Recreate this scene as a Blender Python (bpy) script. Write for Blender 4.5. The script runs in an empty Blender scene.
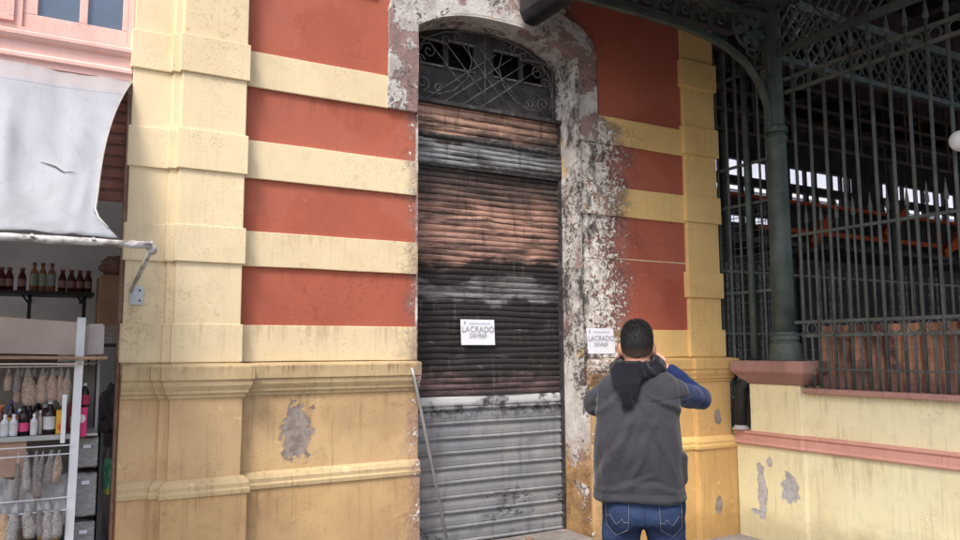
import bpy, bmesh, math, random
from mathutils import Vector, Matrix, noise as mn
random.seed(11)
sc = bpy.context.scene
C = sc.collection
R = math.radians

# ------------------------------------------------------------------ camera
cam_d = bpy.data.cameras.new("camera")
cam = bpy.data.objects.new("camera", cam_d)
C.objects.link(cam)
cam_d.sensor_width = 36.0
cam_d.lens = 29.05
cam_d.clip_start = 0.05
cam_d.clip_end = 600
rx = Vector((0.86885, -0.49506, -0.00433)); ux = Vector((-0.04726, -0.09165, 0.99467)); fw = Vector((0.49282, 0.86401, 0.10303))
M = Matrix((rx, ux, -fw)).transposed().to_4x4()
M.translation = Vector((0, -4.987, 1.58))
cam.matrix_world = M
sc.camera = cam

# ------------------------------------------------------------------ sky, sun, exposure
SUN_EL, SUN_AZ = R(54), R(-50)      # azimuth measured from -Y towards +X
w = bpy.data.worlds.new("World"); sc.world = w; w.use_nodes = True
wn = w.node_tree
sky = wn.nodes.new('ShaderNodeTexSky'); sky.sky_type = 'NISHITA'; sky.sun_disc = False
sdir = Vector((math.sin(SUN_AZ) * math.cos(SUN_EL), -math.cos(SUN_AZ) * math.cos(SUN_EL), math.sin(SUN_EL)))
sky.sun_elevation = SUN_EL
sky.sun_rotation = math.atan2(sdir.x, sdir.y)
sky.dust_density = 4.0; sky.air_density = 1.0; sky.ozone_density = 0.8
bg = wn.nodes['Background']; bg.inputs['Strength'].default_value = 0.15
wn.links.new(sky.outputs[0], bg.inputs[0])
sl = bpy.data.lights.new("sun", 'SUN'); sl.energy = 1.5; sl.angle = R(13); sl.color = (1.0, 0.955, 0.88)
so = bpy.data.objects.new("sun", sl); C.objects.link(so)
so.rotation_euler = sdir.to_track_quat('Z', 'Y').to_euler()
so.location = (-4, -8, 10)
vs = sc.view_settings
vs.view_transform = 'Standard'; vs.look = 'None'; vs.gamma = 1; vs.use_curve_mapping = False
vs.exposure = 0.97

# ------------------------------------------------------------------ node helper
class NT:
    def __init__(s, name, rough=0.8, spec=0.3, metal=0.0):
        s.m = bpy.data.materials.new(name); s.m.use_nodes = True
        s.nt = s.m.node_tree; s.b = s.nt.nodes['Principled BSDF']
        s.b.inputs['Roughness'].default_value = rough
        s.b.inputs['Specular IOR Level'].default_value = spec
        s.b.inputs['Metallic'].default_value = metal
        g = s.nt.nodes.new('ShaderNodeNewGeometry'); s.P = g.outputs['Position']
        sp = s.nt.nodes.new('ShaderNodeSeparateXYZ'); s.nt.links.new(s.P, sp.inputs[0])
        s.x, s.y, s.z = sp.outputs
    def _in(s, sock, v):
        if isinstance(v, bpy.types.NodeSocket): s.nt.links.new(v, sock)
        elif isinstance(v, tuple) and len(v) == 3 and sock.type == 'RGBA': sock.default_value = (*v, 1)
        else: sock.default_value = v
    def op(s, o, a, b=0.0, clamp=False):
        n = s.nt.nodes.new('ShaderNodeMath'); n.operation = o; n.use_clamp = clamp
        s._in(n.inputs[0], a); s._in(n.inputs[1], b); return n.outputs[0]
    def add(s, a, b): return s.op('ADD', a, b)
    def sub(s, a, b): return s.op('SUBTRACT', a, b)
    def mul(s, a, b): return s.op('MULTIPLY', a, b)
    def mx(s, a, b): return s.op('MAXIMUM', a, b)
    def mnm(s, a, b): return s.op('MINIMUM', a, b)
    def gt(s, a, b): return s.op('GREATER_THAN', a, b)
    def lt(s, a, b): return s.op('LESS_THAN', a, b)
    def ss(s, v, a, b):                 # smooth 0..1 between a and b (a may exceed b)
        n = s.nt.nodes.new('ShaderNodeMapRange'); n.interpolation_type = 'SMOOTHSTEP'
        if a < b: s._in(n.inputs[0], v); n.inputs[1].default_value = a; n.inputs[2].default_value = b; n.inputs[3].default_value = 0; n.inputs[4].default_value = 1
        else: s._in(n.inputs[0], v); n.inputs[1].default_value = b; n.inputs[2].default_value = a; n.inputs[3].default_value = 1; n.inputs[4].default_value = 0
        return n.outputs[0]
    def vec(s, sx=1, sy=1, sz=1, src=None):
        n = s.nt.nodes.new('ShaderNodeVectorMath'); n.operation = 'MULTIPLY'
        s.nt.links.new(src or s.P, n.inputs[0]); n.inputs[1].default_value = (sx, sy, sz); return n.outputs[0]
    def obj(s):
        n = s.nt.nodes.new('ShaderNodeTexCoord'); return n.outputs['Object']
    def rnd(s):
        n = s.nt.nodes.new('ShaderNodeObjectInfo'); return n.outputs['Random']
    def noise(s, sc_=5, det=4, rough=0.55, v=None, dist=0.0):
        n = s.nt.nodes.new('ShaderNodeTexNoise'); s.nt.links.new(v or s.P, n.inputs['Vector'])
        n.inputs['Scale'].default_value = sc_; n.inputs['Detail'].default_value = det
        n.inputs['Roughness'].default_value = rough; n.inputs['Distortion'].default_value = dist
        return n.outputs[0]
    def vor(s, sc_=5, v=None, feat='F1', out=0):
        n = s.nt.nodes.new('ShaderNodeTexVoronoi'); n.feature = feat; s.nt.links.new(v or s.P, n.inputs['Vector'])
        n.inputs['Scale'].default_value = sc_; return n.outputs[out]
    def mix(s, f, a, b, mode='MIX'):
        n = s.nt.nodes.new('ShaderNodeMix'); n.data_type = 'RGBA'; n.blend_type = mode
        s._in(n.inputs[0], f); s._in(n.inputs[6], a); s._in(n.inputs[7], b); return n.outputs[2]
    def ramp(s, f, stops, interp='LINEAR'):
        n = s.nt.nodes.new('ShaderNodeValToRGB'); cr = n.color_ramp; cr.interpolation = interp
        while len(cr.elements) > 1: cr.elements.remove(cr.elements[0])
        cr.elements[0].position = stops[0][0]; cr.elements[0].color = (*stops[0][1], 1)
        for p, c in stops[1:]:
            e = cr.elements.new(p); e.color = (*c, 1)
        s._in(n.inputs[0], f); return n.outputs[0]
    def col(s, c): s._in(s.b.inputs['Base Color'], c); s.c = c
    def rough(s, v): s._in(s.b.inputs['Roughness'], v)
    def bump(s, h, strength=0.4, dist=0.01):
        n = s.nt.nodes.new('ShaderNodeBump'); n.inputs['Strength'].default_value = strength; n.inputs['Distance'].default_value = dist
        s.nt.links.new(h, n.inputs['Height'])
        if s.b.inputs['Normal'].is_linked: s.nt.links.new(s.b.inputs['Normal'].links[0].from_socket, n.inputs['Normal'])
        s.nt.links.new(n.outputs[0], s.b.inputs['Normal'])

def blob(t, cx, cz, rxx, rz, ax='x', namp=0.9, nsc=9.0):
    """ragged patch centred at (cx,cz): 0..1"""
    u = t.x if ax == 'x' else t.y
    dx = t.op('DIVIDE', t.sub(u, cx), rxx); dz = t.op('DIVIDE', t.sub(t.z, cz), rz)
    d = t.op('SQRT', t.add(t.mul(dx, dx), t.mul(dz, dz)))
    d = t.add(d, t.mul(t.sub(t.noise(nsc, 5, 0.6), 0.5), namp * 2))
    return t.ss(d, 1.04, 0.96)

def painted(name, base, alt=None, pcol=((0.30, 0.255, 0.235), (0.19, 0.155, 0.14)), burn=True, dirt=0.5, patches=(), rough=0.82, streak=0.35, pale=0.0, ledges=()):
    """old lime paint on render; peeling and soot towards the burnt doorway (x 2.3..3.75)"""
    t = NT(name, rough, 0.2)
    big = t.noise(1.6, 5, 0.6); fine = t.noise(38, 4, 0.6); mid = t.noise(9, 5, 0.62)
    alt = alt or tuple(c * 0.8 for c in base)
    c = t.mix(t.ss(big, 0.35, 0.68), base, alt)
    c = t.mix(t.mul(t.ss(mid, 0.5, 0.72), 0.45 * dirt), c, tuple(x * 0.66 for x in base))
    # dark water runs
    st = t.noise(7, 4, 0.6, t.vec(3.2, 3.2, 0.22))
    c = t.mix(t.mul(t.ss(st, 0.54, 0.76), streak), c, tuple(x * y for x, y in zip(base, (0.5, 0.45, 0.42))))
    # small pale rubs
    c = t.mix(t.mul(t.ss(t.noise(5.5, 6, 0.7, t.vec(1, 1, 1.3)), 0.63, 0.7), 0.35 + pale), c, tuple(min(0.85, x * 1.2 + 0.08) for x in base))
    mo = t.mul(t.ss(t.noise(26, 5, 0.75), 0.53, 0.60), t.ss(t.noise(1.4, 4, 0.6), 0.52, 0.64))
    c = t.mix(t.mul(mo, 0.42 + 0.25 * dirt), c, tuple(x * y for x, y in zip(base, (0.55, 0.48, 0.45))))
    dr = t.mul(t.ss(t.noise(13, 5, 0.65, t.vec(3.0, 3.0, 0.10)), 0.56, 0.66), t.ss(t.noise(2.4, 3, 0.5), 0.42, 0.6))
    c = t.mix(t.mul(dr, 0.5 * dirt), c, tuple(x * y for x, y in zip(base, (0.45, 0.38, 0.34))))
    for (zt_, dp_, am_) in ledges:      # water runs that start at a ledge
        run = t.mul(t.ss(t.z, zt_ - dp_, zt_), t.lt(t.z, zt_ + 0.004))
        rn_ = t.mul(t.ss(t.add(t.noise(5, 6, 0.75, t.vec(3.2, 3.2, 0.35), 0.4), t.mul(run, 0.10)), 0.55, 0.72), t.ss(t.noise(1.7, 3, 0.5), 0.42, 0.6))
        c = t.mix(t.mul(t.mul(rn_, run), am_), c, tuple(x * y for x, y in zip(base, (0.42, 0.36, 0.33))))
    spl = t.mul(t.ss(t.add(t.z, t.mul(t.sub(t.noise(4, 5, 0.65), 0.5), 0.5)), 0.34, 0.05), 0.55)
    c = t.mix(spl, c, tuple(x * y for x, y in zip(base, (0.42, 0.38, 0.36))))
    # faded, patch-painted areas
    fd = t.ss(t.add(t.noise(0.9, 3, 0.5), t.mul(t.sub(t.noise(11, 5, 0.7), 0.5), 0.12)), 0.50, 0.54)
    c = t.mix(t.mul(fd, 0.22), c, tuple(min(0.85, x * 1.12 + 0.05) for x in base))
    # pinholes / specks
    sp = t.vor(55, t.P); rn = t.noise(3, 2)
    c = t.mix(t.mul(t.mul(t.lt(sp, 0.16), t.ss(rn, 0.5, 0.62)), 0.7), c, (0.10, 0.07, 0.05))
    hgt = t.add(t.mul(fine, 0.35), t.mul(mid, 0.7))
    # hairline cracks
    ck = t.vor(1.3, t.P, 'DISTANCE_TO_EDGE'); ck2 = t.add(ck, t.mul(t.sub(t.noise(12, 4), 0.5), 0.05))
    crack = t.mul(t.lt(t.op('ABSOLUTE', ck2), 0.0014), t.ss(t.noise(1.1, 2), 0.60, 0.64))
    c = t.mix(t.mul(crack, 0.25), c, tuple(x * 0.3 for x in base))
    for (cx, cz, ra, rb, ax) in patches:
        f = blob(t, cx, cz, ra, rb, ax, 1.15, 10)
        e = blob(t, cx, cz, ra * 1.10, rb * 1.06, ax, 1.15, 10)
        c = t.mix(t.mul(e, 0.55), c, tuple(x * 0.55 for x in base))
        c = t.mix(f, c, t.mix(t.ss(t.noise(16, 6, 0.75), 0.42, 0.6), *pcol))
        hgt = t.sub(hgt, t.mul(f, 0.9))
    if burn:
        n1 = t.noise(3.5, 4, 0.6)
        lim = t.add(t.x, t.mul(t.ss(t.z, 3.42, 3.60), 0.50))
        fr = t.ss(t.add(lim, t.mul(t.sub(n1, 0.5), 0.5)), 4.70, 3.86)
        fr = t.mul(fr, t.gt(t.x, 3.0))
        fl = t.mul(t.ss(t.add(t.x, t.mul(t.sub(n1, 0.5), 0.45)), 2.03, 2.36), t.lt(t.x, 3.0))
        fl = t.mul(fl, 0.62)
        hgtf = t.add(t.ss(t.z, 0.2, 2.2), 0.0)
        fr = t.mul(fr, t.add(t.mul(t.ss(t.z, 1.25, 1.6), 0.45), 0.55))
        f = t.mx(fr, fl)
        # soot / heat stain
        soot = t.ss(t.add(f, t.mul(t.sub(t.noise(5, 5, 0.65), 0.5), 0.6)), 0.3, 0.75)
        c = t.mix(t.mul(soot, 0.72), c, t.mix(t.ss(t.noise(7, 4), 0.4, 0.62), (0.15, 0.085, 0.078), (0.27, 0.175, 0.16)))
        # blisters that flaked to white plaster: chips of two sizes
        cr1 = t.noise(21, 6, 0.80, dist=0.4); v1 = t.vor(42, t.P, 'F1'); c2 = t.noise(6.5, 6, 0.74, dist=0.6)
        s1 = t.add(t.mul(f, 0.34), t.add(cr1, t.mul(t.sub(0.5, v1), 0.20)))
        s2 = t.add(t.mul(f, 0.40), c2)
        ch = t.mul(t.mx(t.ss(s1, 0.780, 0.80), t.ss(s2, 0.90, 0.92)), t.gt(f, 0.05))
        edge = t.mul(t.mx(t.ss(s1, 0.725, 0.775), t.ss(s2, 0.85, 0.88)), t.gt(f, 0.08))
        c = t.mix(t.mul(edge, 0.65), c, (0.085, 0.05, 0.045))
        wc = t.mix(t.ss(t.noise(15, 4), 0.38, 0.66), (0.74, 0.71, 0.66), (0.52, 0.46, 0.42))
        c = t.mix(ch, c, wc)
        pit = t.mul(t.lt(t.vor(60, t.P, 'F1'), 0.30), t.ss(t.noise(9, 4, 0.7), 0.5, 0.56))
        c = t.mix(t.mul(t.mul(pit, t.ss(f, 0.35, 0.7)), 0.8), c, (0.10, 0.07, 0.065))
        # soot veins over the flaked plaster
        vein = t.mul(t.lt(t.vor(19, t.P, 'DISTANCE_TO_EDGE'), 0.05), t.ss(t.noise(4, 3), 0.46, 0.6))
        c = t.mix(t.mul(t.mul(vein, f), 0.85), c, (0.06, 0.045, 0.045))
        blk = t.mul(t.ss(t.add(t.mul(f, 0.5), t.noise(6, 6, 0.7, t.vec(1.6, 1, 0.7))), 0.98, 1.1), 0.85)
        c = t.mix(blk, c, (0.035, 0.03, 0.03))
        hgt = t.sub(hgt, t.mul(ch, 0.9))
    t.col(c); t.bump(hgt, 0.55, 0.006)
    return t.m

def simple(name, base, rough=0.6, var=0.25, scale=12, metal=0.0, spec=0.4, dust=None, bump=0.2, useobj=True, bd=0.003):
    t = NT(name, rough, spec, metal)
    v = t.obj() if useobj else t.P
    n = t.noise(scale, 5, 0.6, v)
    c = t.mix(t.ss(n, 0.3, 0.7), tuple(x * (1 - var) for x in base), tuple(min(1, x * (1 + var * 0.6)) for x in base))
    if dust: c = t.mix(t.mul(t.ss(t.noise(scale * 0.5, 6, 0.7, v), 0.5, 0.7), 0.6), c, dust)
    t.col(c)
    if bump: t.bump(n, bump, bd)
    return t.m

# ------------------------------------------------------------------ materials
M_ = {}
M_['red'] = painted('red_paint', (0.40, 0.115, 0.070), (0.345, 0.098, 0.062), ledges=((3.29, 0.3, 0.5), (2.685, 0.25, 0.5), (2.118, 0.25, 0.5)), streak=0.12, dirt=0.25)
M_['redside'] = painted('red_paint_right', (0.40, 0.110, 0.068), (0.34, 0.092, 0.06), streak=0.15, dirt=0.3)
M_['cream'] = painted('cream_paint', (0.71, 0.59, 0.385), (0.66, 0.54, 0.345), ledges=((1.745, 0.22, 0.5), (2.342, 0.2, 0.4), (2.9, 0.2, 0.3)), streak=0.16, dirt=0.4)
M_['gold'] = painted('golden_paint', (0.76, 0.51, 0.21), (0.68, 0.445, 0.18), streak=0.22, dirt=0.5)
M_['ochre'] = painted('ochre_paint', (0.54, 0.375, 0.20), (0.43, 0.285, 0.155), ledges=((1.305, 0.35, 0.6),), streak=0.42, dirt=0.9,
                      patches=((1.465, 1.09, 0.085, 0.20, 'x'), (0.47, 0.56, 0.06, 0.07, 'x')), pale=0.15)
M_['ochreR'] = painted('ochre_paint_right', (0.62, 0.40, 0.16), (0.54, 0.335, 0.135), streak=0.35, dirt=0.6,
                       patches=((5.16, 1.00, 0.035, 0.07, 'x'), (5.10, 0.27, 0.04, 0.08, 'x')), pale=0.1)
M_['moulding'] = painted('stained_cornice_paint', (0.52, 0.40, 0.225), (0.40, 0.295, 0.165), ledges=((1.49, 0.10, 0.9), (0.80, 0.06, 0.5)), streak=0.6, dirt=1.0, pale=0.3)
M_['base'] = painted('base_paint', (0.50, 0.335, 0.165), (0.38, 0.24, 0.13), ledges=((0.74, 0.4, 0.7),), streak=0.5, dirt=0.9, pale=0.15)
M_['lowwall'] = painted('pale_yellow_paint', (0.78, 0.72, 0.47), (0.73, 0.66, 0.41), burn=False, streak=0.3, dirt=0.7, ledges=((1.225, 0.25, 0.45), (0.765, 0.35, 0.55)), pcol=((0.46, 0.45, 0.46), (0.33, 0.32, 0.32)),
                        patches=((-0.38, 0.40, 0.045, 0.20, 'y'), (-0.66, 0.47, 0.075, 0.12, 'y'), (-0.30, 0.22, 0.05, 0.025, 'y'), (-0.47, 0.655, 0.028, 0.04, 'y')), pale=0.15)
M_['pinkband'] = painted('pink_paint', (0.60, 0.32, 0.26), (0.52, 0.27, 0.22), burn=False, streak=0.3, dirt=0.7, pale=0.2)
M_['pinkwall'] = painted('pale_pink_paint', (0.74, 0.47, 0.42), (0.68, 0.42, 0.375), burn=False, streak=0.1, dirt=0.3)

# burnt surround and reveal
def scorch(name, soot0, mauve0, speck0, bottom=False):
    t = NT(name, 0.92, 0.12)
    lo = t.noise(2.3, 5, 0.6); l2 = t.noise(3.1, 5, 0.62, t.vec(1, 1, 0.8), 0.3); fi = t.noise(30, 6, 0.8, dist=0.5); me_ = t.noise(12, 6, 0.75, dist=0.5)
    c = t.mix(t.ss(t.noise(9, 4), 0.35, 0.65), (0.58, 0.555, 0.53), (0.42, 0.385, 0.36))
    mv = t.ss(t.add(lo, t.mul(t.sub(me_, 0.5), 0.25)), mauve0, mauve0 + 0.02)
    mc = t.mix(t.ss(t.noise(6, 4), 0.4, 0.6), (0.32, 0.215, 0.205), (0.245, 0.165, 0.155))
    keep = t.ss(t.add(me_, t.mul(t.sub(fi, 0.5), 0.4)), 0.60, 0.62)
    c = t.mix(t.mul(mv, t.sub(1.0, keep)), c, mc)
    crm = t.ss(t.noise(2.7, 4, 0.6, t.vec(1.3, 1, 0.9)), 0.63, 0.645)
    c = t.mix(crm, c, (0.56, 0.42, 0.24))
    sk = t.ss(t.add(fi, t.mul(t.sub(l2, 0.5), 0.75)), speck0, speck0 + 0.03)
    c = t.mix(t.mul(sk, 0.9), c, t.mix(t.ss(t.noise(20, 2), 0.4, 0.6), (0.05, 0.04, 0.038), (0.13, 0.10, 0.095)))
    st = t.ss(t.add(t.noise(3.0, 6, 0.7, t.vec(1.4, 1, 0.55)), t.mul(t.sub(me_, 0.5), 0.3)), soot0, soot0 + 0.14)
    if bottom: st = t.mul(st, t.ss(t.z, 1.0, 1.35))
    c = t.mix(t.mul(st, 0.88), c, (0.045, 0.038, 0.037))
    if bottom:
        c = t.mix(t.mul(t.ss(t.z, 0.95, 0.6), t.ss(t.noise(5, 4, 0.6), 0.40, 0.43)), c, t.mix(t.ss(t.noise(7, 4), 0.4, 0.6), (0.40, 0.245, 0.115), (0.27, 0.16, 0.085)))
    t.col(c); t.bump(t.sub(t.add(me_, t.mul(fi, 0.4)), t.mul(t.mx(sk, mv), 0.5)), 0.9, 0.012); return t.m
M_['scorched'] = scorch('scorched_plaster', 0.60, 0.50, 0.60)
M_['jamb'] = scorch('scorched_jamb', 0.47, 0.60, 0.555, True)

# roller shutters
t = NT('fire_damaged_shutter', 0.62, 0.35, 0.15)
zz = t.add(t.z, t.add(t.mul(t.sub(t.noise(2.2, 4, 0.6), 0.5), 0.42), t.mul(t.sub(t.noise(14, 4, 0.6, t.vec(1, 1, 3)), 0.5), 0.10)))
f = t.op('DIVIDE', t.sub(zz, 1.1), 2.4)
def zs(z): return (z - 1.1) / 2.4
rp = t.ramp(f, [(zs(1.10), (0.055, 0.040, 0.040)), (zs(1.34), (0.17, 0.11, 0.11)), (zs(1.42), (0.035, 0.030, 0.030)), (zs(1.92), (0.028, 0.025, 0.026)),
                (zs(1.96), (0.22, 0.215, 0.22)), (zs(2.06), (0.17, 0.165, 0.165)), (zs(2.10), (0.022, 0.02, 0.02)), (zs(2.22), (0.03, 0.022, 0.02)),
                (zs(2.27), (0.36, 0.21, 0.17)), (zs(2.60), (0.46, 0.27, 0.21)), (zs(2.70), (0.26, 0.15, 0.12)), (zs(2.80), (0.16, 0.105, 0.09)), (zs(2.97), (0.05, 0.042, 0.04)),
                (zs(3.03), (0.26, 0.27, 0.28)), (zs(3.18), (0.34, 0.34, 0.35)), (zs(3.22), (0.06, 0.045, 0.04)), (zs(3.31), (0.46, 0.28, 0.21)), (zs(3.48), (0.54, 0.33, 0.25))])
c = t.mix(t.mul(t.ss(t.noise(4, 6, 0.72, t.vec(0.6, 1, 5)), 0.46, 0.60), 0.75), rp, (0.028, 0.024, 0.024))
c = t.mix(t.mul(t.ss(t.noise(13, 5, 0.7, t.vec(0.25, 1, 3.5)), 0.5, 0.62), 0.5), c, (0.035, 0.028, 0.027))
c = t.mix(t.mul(t.ss(t.noise(9, 6, 0.75, t.vec(0.5, 1, 3)), 0.60, 0.70), 0.5), c, (0.36, 0.33, 0.32))
c = t.mix(t.mul(t.ss(t.x, 3.45, 3.75), 0.6), c, (0.03, 0.028, 0.028))
c = t.mix(t.mul(t.ss(t.noise(10, 5, 0.7, t.vec(4, 1, 0.25)), 0.57, 0.68), 0.35), c, (0.22, 0.19, 0.18))
c = t.mix(t.mul(t.ss(t.noise(7, 5, 0.7, t.vec(3, 1, 0.3)), 0.54, 0.66), 0.5), c, (0.03, 0.026, 0.026))
t.col(c); t.bump(t.noise(30, 4), 0.3, 0.004); M_['shutter_up'] = t.m

t = NT('grey_blue_shutter', 0.5, 0.4, 0.25)
c = t.mix(t.ss(t.noise(3, 4, 0.6, t.vec(1, 1, 2)), 0.38, 0.62), (0.24, 0.245, 0.265), (0.30, 0.30, 0.31))
c = t.mix(t.mul(t.ss(t.noise(6, 5, 0.65, t.vec(3, 1, 0.4)), 0.5, 0.7), 0.4), c, (0.10, 0.10, 0.115))
c = t.mix(t.mul(t.ss(t.z, 1.02, 1.14), t.ss(t.noise(18, 5, 0.75), 0.46, 0.56)), c, (0.07, 0.066, 0.07))
c = t.mix(t.mul(t.mul(t.ss(t.z, 1.165, 1.19), t.ss(t.noise(3.3, 4, 0.6), 0.44, 0.50)), 0.9), c, (0.60, 0.60, 0.60))
sm = t.mul(t.ss(t.noise(30, 3, 0.8, t.vec(0.7, 1, 1)), 0.5, 0.58), t.ss(t.noise(2.6, 2, 0.5, t.vec(0.8, 1, 3)), 0.52, 0.6))
c = t.mix(t.mul(t.mul(sm, t.ss(t.z, 0.62, 0.45)), 0.85), c, (0.045, 0.045, 0.05))
t.col(c); t.bump(t.noise(40, 3), 0.15, 0.002); M_['shutter_low'] = t.m

M_['iron_burnt'] = simple('burnt_iron', (0.045, 0.042, 0.043), 0.75, 0.4, 30, 0.3, dust=(0.16, 0.15, 0.15))
M_['iron_ash'] = simple('ash_covered_iron', (0.15, 0.14, 0.14), 0.8, 0.5, 25, 0.1, dust=(0.30, 0.28, 0.28))
M_['void'] = simple('black_void', (0.006, 0.006, 0.006), 0.95, 0.2, 5, bump=0)
M_['char'] = simple('charred_board', (0.05, 0.046, 0.047), 0.85, 0.4, 7, dust=(0.10, 0.09, 0.09), bump=0.6)
M_['green'] = simple('dark_green_paint', (0.065, 0.088, 0.078), 0.5, 0.3, 6, 0.0, 0.45, dust=(0.11, 0.12, 0.11), bump=0.25, useobj=False)
t = NT('dusty_dark_green_iron', 0.65, 0.4)
c = t.mix(t.ss(t.noise(9, 5, 0.6), 0.3, 0.7), (0.060, 0.072, 0.066), (0.10, 0.115, 0.108))
c = t.mix(t.mul(t.ss(t.noise(5, 6, 0.7), 0.5, 0.68), 0.6), c, (0.15, 0.15, 0.145))
c = t.mix(t.mul(t.ss(t.noise(14, 6, 0.75, t.vec(1, 1, 0.6)), 0.58, 0.64), 0.75), c, (0.13, 0.065, 0.04))
t.col(c); t.bump(t.noise(40, 5, 0.7), 0.5, 0.004); M_['greenbar'] = t.m
M_['black'] = simple('black_plastic_pipe', (0.018, 0.018, 0.02), 0.45, 0.3, 9, dust=(0.05, 0.05, 0.05))
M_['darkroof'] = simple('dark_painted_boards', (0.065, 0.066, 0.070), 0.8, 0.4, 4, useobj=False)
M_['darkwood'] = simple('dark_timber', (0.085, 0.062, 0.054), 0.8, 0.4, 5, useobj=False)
M_['orange'] = simple('orange_painted_steel', (0.62, 0.11, 0.03), 0.6, 0.25, 6)
M_['capstone'] = painted('worn_pink_capstone', (0.40, 0.225, 0.19), (0.30, 0.17, 0.15), burn=False, streak=0.5, dirt=1.0, pale=0.4)
M_['whitepaint'] = simple('white_painted_steel', (0.76, 0.77, 0.79), 0.45, 0.1, 8, dust=(0.6, 0.6, 0.6), bump=0.1)
M_['wallwhite'] = simple('grey_white_interior_plaster', (0.74, 0.75, 0.76), 0.9, 0.10, 2, useobj=False)
M_['card'] = simple('beige_cardboard', (0.60, 0.49, 0.43), 0.85, 0.12, 5)
M_['cardpale'] = simple('pale_cardboard', (0.70, 0.62, 0.58), 0.85, 0.1, 5)
M_['cardbrown'] = simple('brown_cardboard', (0.40, 0.25, 0.16), 0.88, 0.2, 6)
M_['timber'] = simple('brown_door_frame_paint', (0.20, 0.115, 0.075), 0.7, 0.3, 10, dust=(0.3, 0.22, 0.17))
M_['pinkslat'] = simple('pinkish_brown_slats', (0.30, 0.13, 0.095), 0.65, 0.3, 6, dust=(0.12, 0.06, 0.05), useobj=False)
M_['shelfdark'] = simple('dark_metal_shelf', (0.025, 0.025, 0.027), 0.6, 0.2, 8)
M_['drawer'] = simple('grey_plastic_drawer', (0.40, 0.40, 0.38), 0.45, 0.2, 9, dust=(0.2, 0.2, 0.19))
t = NT('goods_in_drawer', 0.6, 0.3)
t.col(t.mix(t.ss(t.noise(22, 5, 0.75, t.vec(1, 1, 2.5)), 0.4, 0.62), (0.13, 0.115, 0.10), t.mix(t.ss(t.noise(9, 3), 0.45, 0.55), (0.46, 0.45, 0.43), (0.30, 0.27, 0.22)))); M_['drawergoods'] = t.m
M_['rod'] = simple('grey_steel_rod', (0.36, 0.36, 0.37), 0.45, 0.2, 8, 0.5)
M_['paper'] = simple('white_paper', (0.76, 0.77, 0.83), 0.7, 0.05, 4, bump=0.1)
M_['ink'] = simple('grey_ink', (0.34, 0.34, 0.38), 0.8, 0.1, 4, bump=0)
M_['inkfaint'] = simple('faint_blue_ink', (0.50, 0.54, 0.66), 0.8, 0.1, 4, bump=0)
M_['plate'] = simple('zinc_plate', (0.50, 0.53, 0.55), 0.45, 0.15, 8, 0.3)
M_['gbox'] = simple('grey_wooden_box', (0.26, 0.24, 0.22), 0.8, 0.3, 6)

t = NT('rusty_sheet', 0.85, 0.2)
s1 = t.noise(1.0, 4, 0.6, t.vec(1, 14, 0.5)); s2 = t.noise(8, 5, 0.7)
c = t.mix(t.ss(s1, 0.36, 0.62), (0.22, 0.11, 0.08), (0.72, 0.38, 0.24))
c = t.mix(t.ss(s2, 0.5, 0.72), c, (0.33, 0.195, 0.155))
c = t.mix(t.ss(t.noise(4, 6, 0.75, t.vec(1, 1, 0.6)), 0.50, 0.62), c, (0.15, 0.085, 0.07))
c = t.mix(t.ss(t.z, 1.42, 1.30), c, (0.34, 0.20, 0.17))
t.col(c); t.bump(s2, 0.4, 0.01); M_['rust'] = t.m

t = NT('paving', 0.85, 0.25)
n1 = t.noise(3, 5, 0.6); n2 = t.noise(40, 4, 0.7)
br = t.nt.nodes.new('ShaderNodeTexBrick'); t.nt.links.new(t.vec(1, 1, 1), br.inputs['Vector'])
br.inputs['Scale'].default_value = 1.0; br.inputs['Brick Width'].default_value = 0.5; br.inputs['Row Height'].default_value = 0.5
br.inputs['Mortar Size'].default_value = 0.012; br.offset = 0.0
br.inputs['Color1'].default_value = (0.27, 0.255, 0.245, 1); br.inputs['Color2'].default_value = (0.21, 0.20, 0.195, 1); br.inputs['Mortar'].default_value = (0.09, 0.085, 0.08, 1)
c = t.mix(t.ss(n1, 0.4, 0.7), br.outputs[0], (0.17, 0.155, 0.145))
c = t.mix(t.mul(t.ss(n2, 0.45, 0.7), 0.4), c, (0.34, 0.32, 0.31))
t.col(c); t.bump(t.add(n2, t.mul(br.outputs[1], -1.5)), 0.5, 0.006); M_['paving'] = t.m
t = NT('asphalt', 0.9, 0.2); n2 = t.noise(60, 4, 0.7)
t.col(t.mix(n2, (0.035, 0.035, 0.036), (0.075, 0.073, 0.07))); t.bump(n2, 0.5, 0.005); M_['asphalt'] = t.m
M_['kerb'] = simple('concrete_kerb', (0.30, 0.29, 0.28), 0.85, 0.25, 8, useobj=False)
M_['stone'] = simple('worn_step_stone', (0.23, 0.21, 0.20), 0.85, 0.35, 9, dust=(0.12, 0.11, 0.10), useobj=False, bump=0.5)

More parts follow.
